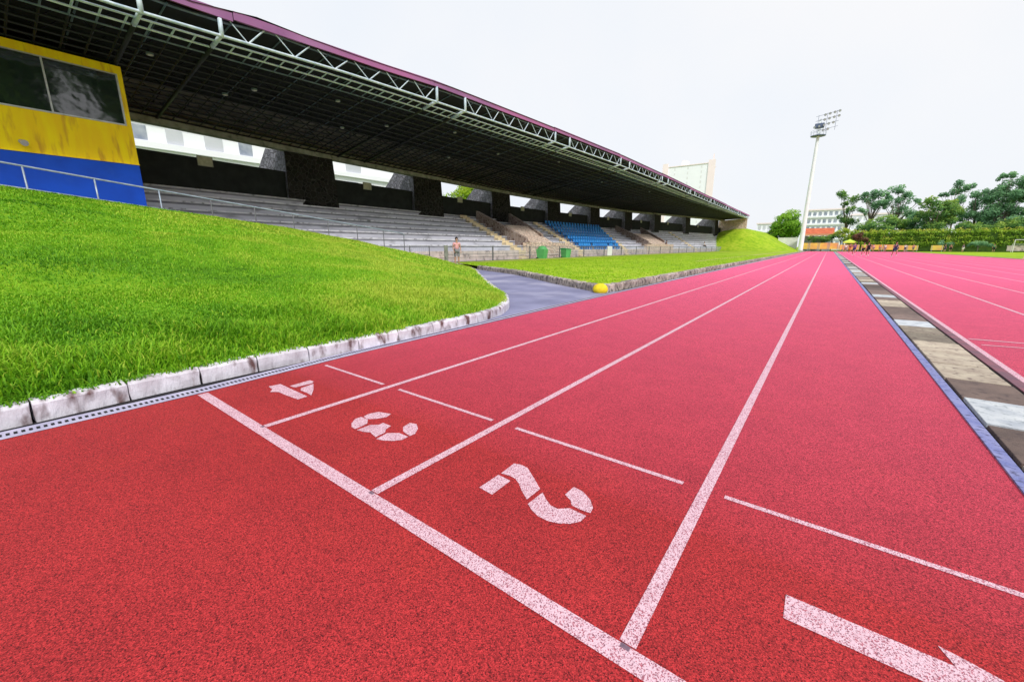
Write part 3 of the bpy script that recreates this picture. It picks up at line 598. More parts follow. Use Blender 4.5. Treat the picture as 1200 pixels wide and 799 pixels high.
# space-frame grid hung below the deck
def lw(y, x):
    xf, zf = fc(y); t = (x-xf)/(xr(y)-xf); return (x, y, zf+.05+(zb(y)+.28-zf-.05)*t)
NL = 17
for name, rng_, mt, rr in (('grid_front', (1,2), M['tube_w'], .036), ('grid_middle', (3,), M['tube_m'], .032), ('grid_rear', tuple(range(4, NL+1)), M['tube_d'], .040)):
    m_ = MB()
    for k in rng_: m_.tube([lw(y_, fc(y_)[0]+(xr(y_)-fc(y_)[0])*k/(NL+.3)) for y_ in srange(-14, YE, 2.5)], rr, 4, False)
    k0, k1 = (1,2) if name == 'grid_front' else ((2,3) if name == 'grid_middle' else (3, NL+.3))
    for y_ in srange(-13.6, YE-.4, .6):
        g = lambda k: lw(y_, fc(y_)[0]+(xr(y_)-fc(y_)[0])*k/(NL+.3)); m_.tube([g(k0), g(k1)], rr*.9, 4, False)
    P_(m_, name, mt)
m_ = MB(); m2 = MB()
for y_ in srange(-13, YE-1, 1.2):           # web members up to the deck
    for k in range(2, NL, 3 if y_ > 40 else 2):
        x_ = fc(y_)[0]+(xr(y_)-fc(y_)[0])*k/(NL+.3); t_ = (k+.9)/(NL+.3); p = lw(y_, x_); q = dk(min(y_+.5, YE), t_, -.04)
        (m2 if k < 4 else m_).tube([p, q], .02, 4, False); (m2 if k < 4 else m_).tube([p, dk(max(y_-.5,-14), t_, -.04)], .02, 4, False)
P_(m_, 'web', M['tube_d']); P_(m2, 'web', M['tube_d'])
for y_ in VP:                                # rafters in pairs
    g = lambda k: lw(y_, fc(y_)[0]+(xr(y_)-fc(y_)[0])*k)
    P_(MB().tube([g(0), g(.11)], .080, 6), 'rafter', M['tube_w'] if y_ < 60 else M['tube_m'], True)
    P_(MB().tube([g(.11), g(.99)], .085, 6), 'rafter', M['tube_d'], True)  # rafter front end paled for sky light, the rest darkened for roof shade
# ceiling lamps
lp = None
for (x_, y_) in ((-20.6,5.3),(-21.5,9.1),(-22.6,8.3),(-20.6,12.6),(-22,16.5),(-20.6,20.8),(-23.5,14.5),(-22,27),(-20.6,34),(-24.5,24),(-22,46),(-20.6,58)):
    z_ = lw(y_, x_)[2]-.09
    if lp is None:
        lp = empty('ceiling_lamp'); MB().tube([(0,0,.0),(0,0,.09),(0,0,.12)], [.17,.17,.05], 12).build('housing', M['tube_m'], lp); MB().tube([(0,0,-.025),(0,0,-.002)], [.12,.155], 12).build('lens', M['lamp'], lp, True)
        tag(lp, 'small round pale lamp fixed under the dark roof of the grandstand', 'lamp', 'lamps under the grandstand roof'); o = lp
    else: o = copy_tree(lp)
    o.location = (x_, y_, z_); o.scale = (.7,.7,.7)
# cream signs on the parapet
sg = None
for i, yp in enumerate(PIER[:-1]):
    y_ = yp + 3.7 if i == 0 else yp+3.1
    if i == len(PIER)-2: y_ = yp + 5
    x_ = xr(y_)-.31
    if sg is None:
        sg = empty('sign_panel'); MB().box(-.03,.03,-.36,.36,-.26,.26).build('panel', M['sign'], sg, bevel=.01)
        MB().box(.030,.042,-.36,.36,.235,.26).box(.030,.042,-.36,.36,-.26,-.235).box(.030,.042,-.36,-.335,-.235,.235).box(.030,.042,.335,.36,-.235,.235).build('rim', M['beam'], sg)
        tag(sg, 'square cream notice panel fixed high on the black parapet at the back of the stand', 'sign', 'notice panels along the parapet'); o = sg
    else: o = copy_tree(sg)
    o.location = (x_, y_, 5.66)

# blue seats
m_ = MB(); prof_s = [(.20,.36),(.0,.33),(-.16,.34),(-.21,.42),(-.25,.66),(-.24,.70)]
for s_, t_ in ((-.23,0),): pass
vs = []; 
for yy in (-.23,-.12,.12,.23):
    e = .035 if abs(yy) > .2 else 0
    for (a, b) in prof_s: vs.append((a, yy, b+e))
fs = [(i*6+j, i*6+j+1, (i+1)*6+j+1, (i+1)*6+j) for i in range(3) for j in range(5)]
off = len(vs); vs2 = [(a_-.015, b_, c_-.025) for a_, b_, c_ in vs]; fs += [tuple(x_+off for x_ in g_[::-1]) for g_ in fs]
seat_me = MB().add(vs+vs2, fs).box(-.10,.08,-.03,.03,.0,.33)
seat0 = seat_me.build('blue_seat', M['seat'], smooth=False); tag(seat0, 'blue plastic bucket seat in the block halfway along the grandstand', 'seat', 'blue bucket seats in the grandstand'); used = False
for k in range(NR):
    for j in range(20):
        t0 = 39.5 + 7.0*(k+.5)/NR; t1 = 50.3 + 11.6*(k+.5)/NR; y_ = t0 + (t1-t0)*(j+.5)/20
        if k == 0 and j in (5,13,16,19): continue
        o = seat0 if not used else seat0.copy()
        if used: COL.objects.link(o)
        used = True; o.location = (rowx(y_, k+1)+.34+.22, y_, Z0+DZ*k+.006)

# ------------------------------------------------------------------ announcer's booth
bx0, bx1 = -27., -22.
bt = empty('commentary_booth', (bx1, 4.7, 0)); tag(bt, 'square yellow and blue commentary booth with a wide window under the roof', 'building')
def B_(m_, name, mt, par=None, smooth=False, bevel=0):
    o = m_.build(name, mt, None, smooth, bevel); o.parent = par or bt; o.matrix_parent_inverse = Matrix.Translation(-Vector(bt.location)) if par is None else Matrix.Identity(4); return o
YB0, YB1 = -9., 4.69
B_(MB().box(bx0, bx1, YB0, YB1, 0, 4.262), 'lower_wall', M['blue'])
W0, W1 = 5.68, 7.36
m_ = MB(); m_.box(bx0, bx1+.004, YB0, YB1+.003, 4.262, W0-.05); m_.box(bx0, bx1+.004, YB0, YB1+.003, W1+.03, 7.68); m_.box(bx0, bx1+.004, 4.55, YB1+.003, W0-.05, W1+.03); m_.box(bx0, bx0+.2, YB0, 4.55, W0-.05, W1+.03)
B_(m_, 'upper_wall', M['yellow'])
B_(MB().box(bx1-.02, bx1+.02, YB0, YB1+.02, 4.25, 4.275), 'band', M['yellow'])
win = B_(MB().box(bx1-.06, bx1+.03, YB0, 4.55, W0-.05, W0).box(bx1-.06, bx1+.03, YB0, 4.55, W1, W1+.03).box(bx1-.06, bx1+.03, 4.50, 4.55, W0, W1).box(bx1-.06, bx1+.03, 2.63, 2.675, W0, W1).box(bx1-.06, bx1+.03, .70, .745, W0, W1).box(bx1-.06, bx1+.03, -1.2, -1.16, W0, W1), 'window', M['alu'])
B_(MB().box(bx1-.05, bx1-.03, YB0, 4.52, W0, W1), 'pane', M['glass'], win)
lt = B_(MB().tube([(bx1, 1.72, 4.55),(bx1+.10, 1.72, 4.58)], .035, 8), 'wall_lamp', M['tube_m']); B_(MB().tube([(bx1+.06, 1.72, 4.57),(bx1+.16, 1.78, 4.52),(bx1+.22,1.80,4.50)], [.06,.09,.10], 8), 'lamp_head', M['lamp'], lt)

# ------------------------------------------------------------------ fence in front of the stand
def fence_panel(L_, bars):
    r = empty('fence_panel'); H_ = 1.15
    MB().tube([(0,0,H_),(0,L_,H_)], .022, 6).tube([(0,0,.62),(0,L_,.62)], .014, 5).tube([(0,0,.14),(0,L_,.14)], .016, 5).build('rails', M['rail_d'], r)
    for y_ in (0, L_): MB().tube([(0,y_,0),(0,y_,H_+.03)], .032, 6).build('post', M['rail_d'], r)
    if bars:
        m_ = MB(); n_ = int(L_/.14)
        for i in range(1, n_): m_.tube([(0,L_*i/n_,.14),(0,L_*i/n_,H_)], .007, 4, False)
        m_.build('bars', M['rail'], r)
    return r
fp = fence_panel(4.7, True); fp.location = (-19.7, 18.75, .02); tag(fp, 'low grey steel fence panel with thin upright bars in front of the stand', 'fence', 'fence panels in front of the grandstand')
y_ = 18.75+4.78
while y_ < 104: copy_tree(fp, (-19.7, y_, .02)); y_ += 4.78
gp = fence_panel(1.45, True); gp.location = (-19.0, 15.3, .08); gp.scale = (1,1,.95); tag(gp, 'short barred gate leaf standing between the handrail end and the fence', 'gate')
m_ = MB(); m_.box(-.03,.03,-.14,.14,0,1.22); pst = m_.build('gate_post', M['beam'], bevel=.01); pst.location = (-18.62,17.75,0); tag(pst, 'pale square gate post at the near end of the fence', 'post')

# ------------------------------------------------------------------ bins, board
def wheelie(dome, label, pos, rzv):
    r = empty('bin', pos, rzv); tag(r, label, 'bin')
    MB().hexa([(-.24,-.24,.1),(.22,-.24,.1),(.22,.24,.1),(-.24,.24,.1),(-.3,-.29,.9),(.29,-.29,.9),(.29,.29,.9),(-.3,.29,.9)]).build('body', M['green_pl'], r, bevel=.02)
    if dome: MB().ball((0,0,.90),(.31,.30,.30),12,8).build('lid', M['green_pl'], r, True)
    else: MB().hexa([(-.33,-.31,.9),(.32,-.31,.9),(.32,.31,.9),(-.33,.31,.9),(-.33,-.28,1.02),(.28,-.26,.95),(.28,.26,.95),(-.33,.28,1.02)]).build('lid', M['green_lid'], r, bevel=.02)
    for s_ in (-1,1): MB().tube([(-.22,s_*.2,.1),(-.22,s_*.27,.1)], .1, 10).build('wheel', M['dark'], r)
    MB().tube([(-.34,-.2,.95),(-.38,-.2,.98),(-.38,.2,.98),(-.34,.2,.95)], .015, 5).build('handle', M['green_lid'], r)
    return r
b1_ = wheelie(True, 'bright green bin with a domed lid by the fence', (-19.35,29.6,.05), .1); b1_.scale = (1.35,1.35,.98)
b2_ = wheelie(False, 'smaller green bin with a dark flat lid, second along the fence', (-19.35,33.6,.05), -.2); b2_.scale = (1.25,1.25,.95)
r = empty('white_board', (-19.5, 43.6, .05)); tag(r, 'plain white board leaning on the fence below the blue seats', 'board')
MB().box(-.02,.02,-.6,.6,.12,1.15).build('panel', M['white'], r, bevel=.01)
for s_ in (-.45,.45): MB().box(-.02,.02,s_-.03,s_+.03,0,.118).build('leg', M['rail_d'], r)

# ------------------------------------------------------------------ flood light mast
ms = empty('floodlight_mast', (-5.64,125,0)); tag(ms, 'very tall pale floodlight mast at the far end of the track', 'floodlight')
MB().tube([(0,0,0),(0,0,.5),(0,0,12),(0,0,26),(0,0,29.8)], [.56,.52,.44,.30,.24], 12).build('pole', M['mast'], ms, True)
MB().tube([(0,0,-.1),(0,0,.12)], .95, 12).build('base', M['beam'], ms)
for z_ in (26.2,): MB().tube([(0,0,z_),(0,0,z_+.12)], 1.5, 14).build('platform', M['lampd'], ms)
m_ = MB(); 
for k in range(14):
    a = 2*math.pi*k/14; b = 2*math.pi*(k+1)/14; m_.tube([(1.5*math.cos(a),1.5*math.sin(a),26.3),(1.5*math.cos(a),1.5*math.sin(a),27.3)], .02, 4); m_.tube([(1.5*math.cos(a),1.5*math.sin(a),27.3),(1.5*math.cos(b),1.5*math.sin(b),27.3)], .02, 4)
m_.build('platform_rail', M['rail'], ms)
fr = MB()
for z_ in (27.3,28.4,29.5,30.5): fr.tube([(-.9,-.2,z_-.1),(3.4,-.7,z_+.45)], .035, 5)
for t_ in (-.4,1.2,2.9): fr.tube([(t_,-.3-.10*t_,27.0),(t_,-.3-.10*t_,30.7+.12*t_)], .035, 5)
fr.build('lamp_frame', M['lampd'], ms)
MB().box(-.9,.9,-.5,.4,27.9,28.9).build('control_box', M['lampd'], ms, bevel=.1)
for r_i, z_ in enumerate((27.3,28.4,29.5,30.5)):
    for k in range(6):
        if (r_i == 0 and k in (0,1,4,5)) or (r_i == 1 and k == 5) or (r_i == 2 and k < 2) or (r_i == 3 and k < 2): continue
        x_ = -1.0+.85*k; y_ = -.3-.13*x_; z2 = z_+.13*x_
        h = MB().tube([(x_,y_,z2),(x_+.08,y_-.25,z2-.12),(x_+.11,y_-.36,z2-.17)], [.11,.25,.26], 10).build('lamp', M['lampd'], ms)
        MB().tube([(x_+.11,y_-.365,z2-.172),(x_+.115,y_-.38,z2-.18)], .22, 10).build('glass', M['lampw'], h)
# ------------------------------------------------------------------ foliage
def leaf_mesh(name, clumps, per_m2, size, mt, parent=None, shade=.0):
    """clumps: (cx,cy,cz,rx,ry,rz); leaves as small quads scattered in noisy shells of each clump"""
    Vs = []; Ts = []
    for (cx,cy,cz,rx,ry,rz) in clumps:
        n = int(1.5*max(40, per_m2*(rx*ry*rz)**(2/3)*4*math.pi))
        d = RNG.normal(size=(n,3)); d /= np.linalg.norm(d, axis=1)[:,None]
        rr = RNG.uniform(.35, 1.0, n)**.45 * (1 + .22*np.sin(5*d[:,0]+cx)*np.sin(4*d[:,1]+cz) + .16*np.sin(9*d[:,2]+cy))
        c = d*rr[:,None]*np.array([rx,ry,rz]) + np.array([cx,cy,cz])
        nm = d + RNG.normal(0,.7,(n,3)); nm /= np.linalg.norm(nm,axis=1)[:,None]
        t = np.cross(nm, RNG.normal(size=(n,3))); t /= np.linalg.norm(t,axis=1)[:,None]; b = np.cross(nm, t)
        s = size*RNG.uniform(.6,1.3,n)[:,None]
        q = np.stack([c-t*s*.5, c+b*s*.28, c+t*s*.5, c-b*s*.28], 1); Vs.append(q)
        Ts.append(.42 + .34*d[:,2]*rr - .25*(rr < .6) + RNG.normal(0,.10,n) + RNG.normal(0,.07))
    V = np.concatenate(Vs); T = np.concatenate(Ts); n = len(V)
    me = bpy.data.meshes.new(name); me.vertices.add(n*4); me.vertices.foreach_set('co', V.reshape(-1).astype('f'))
    me.loops.add(n*4); me.loops.foreach_set('vertex_index', np.arange(n*4, dtype='i')); me.polygons.add(n); me.polygons.foreach_set('loop_start', (np.arange(n)*4).astype('i')); me.update(calc_edges=True)
    at = me.attributes.new('tint','FLOAT','POINT'); at.data.foreach_set('value', np.repeat(T,4).astype('f'))
    me.materials.append(mt); o = bpy.data.objects.new(name, me); COL.objects.link(o)
    if parent: o.parent = parent
    return o
def tree(name, x, y, zbase, clumps, label, mt, size=.45, dens=6, cat='tree', group=None, trunk_r=.28):
    """clumps in world coordinates (x, z, r[, rz]); y spread is added"""
    r = empty(name, (x,y,zbase)); tag(r, label, cat, group)
    cl = []
    for c in clumps:
        cx, cz, rr = c[:3]; rr *= 1.12; rzz = c[3]*1.1 if len(c) > 3 else rr*.85; n_ = 4
        dy = random.uniform(-.8,.8)*rr
        for q in range(n_):
            a = random.uniform(0,6.28); k_ = random.uniform(.35,.7); cl.append((cx-x+math.cos(a)*rr*.5, dy+math.sin(a)*rr*.6, cz-zbase+random.uniform(-.45,.45)*rzz, rr*k_, rr*.7, rzz*k_*1.05))
    for c in list(cl)[::2]: cl.append((c[0]+random.uniform(-1,1)*c[3], c[1]+random.uniform(-.6,.6)*c[4], c[2]-random.uniform(.3,1.3)*c[5], c[3]*.6, c[4]*.6, c[5]*.75))
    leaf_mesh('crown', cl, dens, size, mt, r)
    m_ = MB(); zt = max(c[1] for c in clumps)-zbase; zl = min(c[1] for c in clumps)-zbase
    fk = max(.8, zl*.8)
    m_.tube([(0,0,-.2),(.08,0,fk*.5),(0,.05,fk)], [trunk_r*1.2,trunk_r,trunk_r*.85], 8)
    for c in cl[::2]:
        e = Vector((c[0],c[1],c[2])); s0 = Vector((0,.05,fk*random.uniform(.75,1.0))); mid = s0.lerp(e,.5)+Vector((random.uniform(-.3,.3),0,random.uniform(-.1,.5)))
        m_.tube([s0, mid, e], [trunk_r*.5,trunk_r*.3,trunk_r*.12], 5)
    m_.build('trunk', M['bark'], r, True); return r
tree('round_tree', -12.0,152,0, [(-12,8.5,3.6,3.4),(-13.9,7.0,2.2),(-10,7.0,2.4),(-12,5.6,3.0),(-14,5.2,1.8),(-9.8,5.2,1.8),(-12.2,10.2,1.9)], 'round dense green tree between the mound and the floodlight mast', M['bushm'], .42, 13)
tree('rain_tree', 3.2,162,0, [(1.5,16,1.7),(3.9,15.2,1.6),(3.2,12.4,1.5),(2.5,9.5,1.9),(4.6,8.6,1.6),(2.0,13.4,1.0)], 'slender open tree, leftmost of those behind the hedge, in front of the flats', M['leafB'], .42, 7, trunk_r=.2)
tree('rain_tree', 8.3,160,0, [(9.1,16.4,1.7),(7.4,14.7,1.8),(8.2,12.6,1.5),(6.3,11.2,1.3),(11.0,13.4,1.5),(6.4,15.8,.9),(10.6,15.4,.9)], 'tall thin tree with airy flat tufts, second from left behind the hedge', M['leafA'], .42, 7, trunk_r=.24)
tree('rain_tree', 14.0,163,0, [(12.9,17,1.8),(12.0,14.6,1.3),(15.0,14.0,1.8),(16,15.6,1.4),(14.3,11.6,1.6),(17.2,10.4,1.7),(10.9,12.8,1.1),(17.6,13.6,.9)], 'spreading airy tree with a reddish tuft, third from left behind the hedge', M['leafA'], .42, 7, trunk_r=.24)
tree('bushy_tree', 9.5,150,0, [(8.6,6.8,2.3,1.7),(11.2,7.8,2.4,2.0),(6.8,6.0,1.7,1.2),(13.2,6.8,2.0),(10,5.4,2.6,1.3),(15,7,1.4)], 'low wide dark bushy tree just above the hedge, in front of the flats', M['leafB'], .42, 9)
tree('bushy_tree', 20.2,150,0, [(19.1,11.6,2.0),(21.6,11.0,2.0),(23.3,9.7,1.7),(18.3,9.5,2.0),(20.9,8.4,2.6),(19.3,6.8,2.0),(23.2,7.5,1.7),(20.8,6.4,2.2),(22.6,11.8,1.2)], 'dense rounded tree with a yellowish top, middle of the row behind the hedge', M['leafB'], .42, 10)
tree('slender_tree', 25.1,161,0, [(24.3,17.4,1.2),(25.4,15.6,1.5),(26.7,16.4,1.2),(25.0,13.2,1.5),(22.2,14.6,.9),(24.6,10.4,1.2)], 'thin tall tree rising above the dense rounded one', M['leafA'], .42, 8, trunk_r=.2)
tree('bushy_tree', 28.6,155,0, [(27.8,14.2,1.6),(29.3,12.8,1.8),(28.0,11.2,1.5),(29.5,9.2,1.8),(27.2,8.8,2.0),(30.8,8.1,1.5),(26.6,6.2,1.8),(31.4,11.2,1.1)], 'mid-height teal tree to the left of the tallest one at the right', M['leafA'], .42, 9)
tree('bushy_tree', 16.8,153,0, [(15.6,7.2,1.8),(17.4,8.4,1.9),(18.4,6.6,1.7),(16.6,5.6,1.8)], 'low leafy tree filling the gap left of the dense rounded one', M['leafA'], .42, 9)
tree('bushy_tree', 33.2,147,0, [(31.8,5.8,1.7),(33.4,6.4,1.9),(35.2,6.0,1.9)], 'low dense tree at the foot of the tallest one', M['leafB'], .42, 9)
tree('tall_tree', 31.3,151,0, [(30.8,17.2,1.4),(30.4,14.6,1.9),(29.6,12.8,1.8),(32.2,12.4,2.2),(30.9,9.7,2.2),(33.6,8.9,2.2),(33.2,15.4,1.9),(34.4,12.6,2.0),(30.8,6.9,2.2),(33.6,6.2,2.2)], 'tallest dark green tree at the right edge, with a tuft on top', M['leafA'], .42, 10)
tree('bushy_tree', 26.4,146,0, [(24.4,5.6,1.6),(26.0,6.0,1.8),(28.0,5.6,1.8),(29.8,5.2,1.4)], 'low dark shrubby tree in front of the teal tree, above the hedge', M['leafB'], .42, 9)
tree('bushy_tree', 37,150,0, [(36.5,13,2.4),(38.5,10,2.6),(36.8,8,2.6),(36.0,5.6,2.2)], 'dark tree cut off by the right edge of the picture', M['leafB'], .42, 9)
tree('yellow_tree', -44.5,47.4,0, [(-44.5,10.6,2.2),(-45.5,9.4,1.9),(-43.7,8.9,1.9),(-44.6,7.8,2.1)], 'sunlit lime tree seen through the gap behind the stand', M['leafC'], .3, 12)
for (x_, y_, h_) in ((66,8,33),(64,-6,30),(68,22,35),(63,36,29),(72,52,31),(70,0,36)):
    cl = [(x_+random.uniform(-4,4), h_*random.uniform(.35,.97), random.uniform(2.4,4.2)) for _ in range(16)]
    tree('field_tree', x_, y_, 0, cl, 'tall tree on the opposite side of the field, mirrored in the booth window', M['leafB'], 1.0, 2.6, group='trees mirrored in the booth window', trunk_r=.4)
# hedge
hd = empty('hedge', (20,138,0)); tag(hd, 'long clipped green hedge along the far end of the stadium', 'hedge')
cl = []
for k in range(74):
    x_ = -16.2+.62*k+random.uniform(-.2,.2)
    for z_ in (1.9,3.0,4.3): cl.append((x_, random.uniform(-.3,.3), z_+random.uniform(-.18,.18), .75, 1.0, .85))
leaf_mesh('foliage', cl, 14, .30, M['leafH'], hd)
MB().box(-16.5,30,-.5,.5,0,4.3).build('branches', mat('hedge_core', (.06,.12,.01), (.03,.07,.01), 2, .9), hd)
tree('dark_shrub', -1.8,133,0, [(-3.8,3.3,1.0,.8),(-2.4,3.2,1.1,.7),(-.8,3.3,1.2,.8),(.6,3.3,1.0,.8)], 'dark shrub row under the orange roof', M['leafB'], .28, 16, cat='shrub', trunk_r=.08)
tree('olive_shrub', 2.0,133,0, [(1.2,4.4,1.0),(2.4,4.9,1.1),(2.8,3.4,.9)], 'olive shrub at the left end of the hedge', M['leafH'], .28, 16, cat='shrub', trunk_r=.08)
tree('red_shrub', 5.5,131.5,0, [(5.0,3.4,1.0),(6.1,3.0,1.0),(5.5,4.2,.7)], 'dark reddish shrub in front of the hedge behind the runners', attr_mat('leaf_red', [(.05,.02,.015),(.16,.08,.05),(.26,.14,.08)], .6, .5, .2), .28, 16, cat='shrub', trunk_r=.08)
tree('teal_shrub', 25.2,131,0, [(24.2,1.6,.8,.6),(25.6,1.7,.9,.6),(26.8,1.5,.7,.5)], 'dark teal shrub at the foot of the hedge by the white barrier', M['leafA'], .26, 16, cat='shrub', trunk_r=.06)
tree('teal_shrub', 20.4,131,0, [(19.7,1.7,.8,.7),(21.0,1.6,.8,.6)], 'small dark shrub at the foot of the hedge behind the spectators', M['leafA'], .26, 16, cat='shrub', trunk_r=.06)

# ------------------------------------------------------------------ far buildings
def block(name, label, x0, x1, y0, y1, z1, face, floors, bays, mt=None, ww=.6, wh=.5, wm=None, z0=0, rail=True, fz=0):
    r = empty(name, ((x0+x1)/2, (y0+y1)/2, 0)); tag(r, label, 'building'); r['x0'] = x0
    cx, cy = r.location[0], r.location[1]
    MB().box(x0-cx,x1-cx,y0-cy,y1-cy,0,z1).build('wall', mt or M['hdb'], r)
    MB().box(x0-cx-.4,x1-cx+.4,y0-cy-.4,y1-cy+.4,z1+.002,z1+.5).build('roof', M['hdb_pink'] if mt is None else mt, r)
    fh = (z1-fz)/floors
    wr = random.Random(5)
    for i in range(floors):
        zz = fz+fh*i+fh*.3
        for j in range(bays):
            if face == '-y':
                bw = (x1-x0)/bays; a = x0-cx+bw*(j+.5-ww/2); b = a+bw*ww; yy = y0-cy
                o = MB().box(a,b,yy-.05,yy+.05,zz,zz+fh*wh).build('window', wm or M['winD'], r)
            else:
                bw = (y1-y0)/bays; a = y0-cy+bw*(j+.5-ww/2); b = a+bw*ww; xx = x1-cx
                q_ = wr.random()
                if q_ < .25: continue
                o = MB().box(xx-.05,xx+.05,a,a+(b-a)*wr.uniform(.5,1.3),zz,zz+fh*wh).build('window', M['winD'] if q_ < .6 else M['winL'], r)
        if rail:
            if face == '-y': MB().box(x0-cx-.05,x1-cx+.05,y0-cy-.5,y0-cy-.051,zz-fh*.28,zz-fh*.06).build('ledge', mt or M['hdb'], r)
            else: MB().box(x1-cx+.051,x1-cx+.5,y0-cy,y1-cy,zz-fh*.28,zz-fh*.06).build('ledge', mt or M['hdb'], r)
    return r
block('apartment_block', 'long white four-storey block with rows of dark windows, left of the trees', -8.6,4.5,200,212,14.6,'-y',5,8, fz=1)
block('apartment_block', 'pale lower block half hidden behind the trees and hedge', 5.2,31,204,216,12.6,'-y',4,16, wm=M['winL'], fz=1)
block('apartment_block', 'pale wide block seen through the gaps behind the grandstand', -75,-60,4,47,17.2,'x',6,12, fz=0, wm=M['winL'], ww=.55)
block('small_block', 'small pale block between the mound and the round tree', -25.5,-18.6,205,212,10.4,'-y',3,4, wm=M['winL'])
tw = block('tower_block', 'faint tall pinkish tower block rising above the far end of the stand roof', -94.5,-69,300,318,53.5,'-y',17,3, wm=mat('faint_window', (.76,.76,.78), (.82,.82,.84), .5, .6), ww=.10, rail=False)  # tower windows low in contrast, haze painted into their colour
MB().box(-16.6,-12.9,-9.6,-9.01,0,56).build('wing', M['hdb_pink'], tw); MB().box(12.5,16.6,-9.6,-9.01,0,55.5).build('wing', M['hdb_pink'], tw)
MB().box(-6,-3,-3,3,54.1,58).box(13.5,14.2,-3,-2.4,55.6,60).build('rooftop', M['hdb_pink'], tw)
# orange roofed shelter
sh = empty('shelter', (-2.6,137,0)); tag(sh, 'low open shelter with an orange-brown pitched roof behind the mast', 'shelter')
MB().hexa([(-3.4,-3,4.3),(3.2,-3,4.3),(3.2,3,4.3),(-3.4,3,4.3),(-3.2,-.2,5.9),(3.0,-.2,5.9),(3.0,.2,5.9),(-3.2,.2,5.9)]).build('roof', M['roof_o'], sh)
MB().box(-3.5,3.3,-3.15,-3.003,3.9,4.35).build('fascia', mat('tan_fascia', (.70,.38,.22), (.6,.3,.18), 2, .7), sh)
for x_ in (-3,-1,1,2.9): MB().tube([(x_,-2.7,0),(x_,-2.7,3.9)], .12, 6).build('post', M['beam'], sh)
MB().box(-3.2,3,2.6,2.8,0,3.9).build('back_wall', M['winD'], sh)
# yellow boards at the end of the track
yb = None
for k in range(13):
    x_ = -5.1+1.96*k + (.3 if k > 5 else 0); hgt = 1.75 if k < 4 else (1.35 if k < 9 else 1.2)
    if k in (11,): continue
    if yb is None:
        yb = empty('advertising_board'); MB().box(-.95,.95,-.03,.03,.25,1.0).build('panel', M['ywall'], yb)
        for s_ in (-.8,.8): MB().box(s_-.04,s_+.04,-.06,-.031,0,1.02).build('post', M['rail'], yb)
        tag(yb, 'plain yellow-orange board standing at the far end of the track', 'board', 'yellow boards at the far end'); o = yb
    else: o = copy_tree(yb)
    o.location = (x_, 128.6, .05); o.scale = (1,1,hgt*1.15)
# white wall, barrier and goal frame at the right
o = MB().box(-2.3,2.3,-.15,.15,0,3.5).box(-2.4,2.4,-.2,.2,3.502,3.65).build('white_wall', M['white']); o.location = (-9.6,141,0); tag(o, 'short white wall between the round tree and the mast', 'wall')
o = MB().box(0,9,-.12,.12,0,.95).box(-.05,9.05,-.16,.16,.952,1.05).build('barrier_wall', M['conc_pink']); o.location = (28.9,129,.3); tag(o, 'low pale barrier wall at the right end of the hedge', 'wall')
gl = empty('goal_frame', (29.6,127.5,0)); tag(gl, 'thin white goal frame in front of the low pale barrier wall', 'goal')
MB().tube([(-.2,0,0),(-.2,0,2.5)], .06, 6).build('post', M['white'], gl); MB().tube([(2.2,0,0),(2.2,0,2.5)], .06, 6).build('post', M['white'], gl); MB().tube([(-.2,0,2.5),(2.2,0,2.5)], .06, 6).build('crossbar', M['white'], gl); MB().tube([(-.2,1,.05),(-.2,1,1.6),(-.2,0,2.5)], .03, 5).tube([(2.2,1,.05),(2.2,1,1.6),(2.2,0,2.5)], .03, 5).tube([(-.2,1,1.6),(2.2,1,1.6)], .03, 5).build('stay', M['white'], gl)
cn = empty('marker_cone', (13.4+.9,57.9,.05)); tag(cn, 'pale yellow-white marker cone on the grass beside the far track', 'cone')
MB().tube([(0,0,.03),(0,0,.3),(0,0,.62)], [.26,.15,.05], 12).build('body', M['cone'], cn, True); MB().box(-.3,.3,-.3,.3,0,.035).build('base', M['cone'], cn); MB().tube([(0,0,.30),(0,0,.42)], [.153,.115], 12).build('band', M['white'], cn)
tn = empty('pop_up_tent', (3.4,119,0)); tag(tn, 'lime green pop-up canopy behind the runners', 'tent')
MB().add([(-1.1,-1,2.2),(1.1,-1,2.2),(1.1,1,2.2),(-1.1,1,2.2),(0,0,2.75)], [(0,1,4),(1,2,4),(2,3,4),(3,0,4)]).box(-1.1,1.1,-1.02,-1,1.9,2.2).box(1.1,1.12,-1,1,1.9,2.2).box(-1.12,-1.1,-1,1,1.9,2.2).build('canopy', M['lime'], tn)
for a, b in ((-1,-.95),(1,-.95),(1,.95),(-1,.95)): MB().tube([(a,b,0),(a,b,2.2)], .03, 5).build('leg', M['rail'], tn)

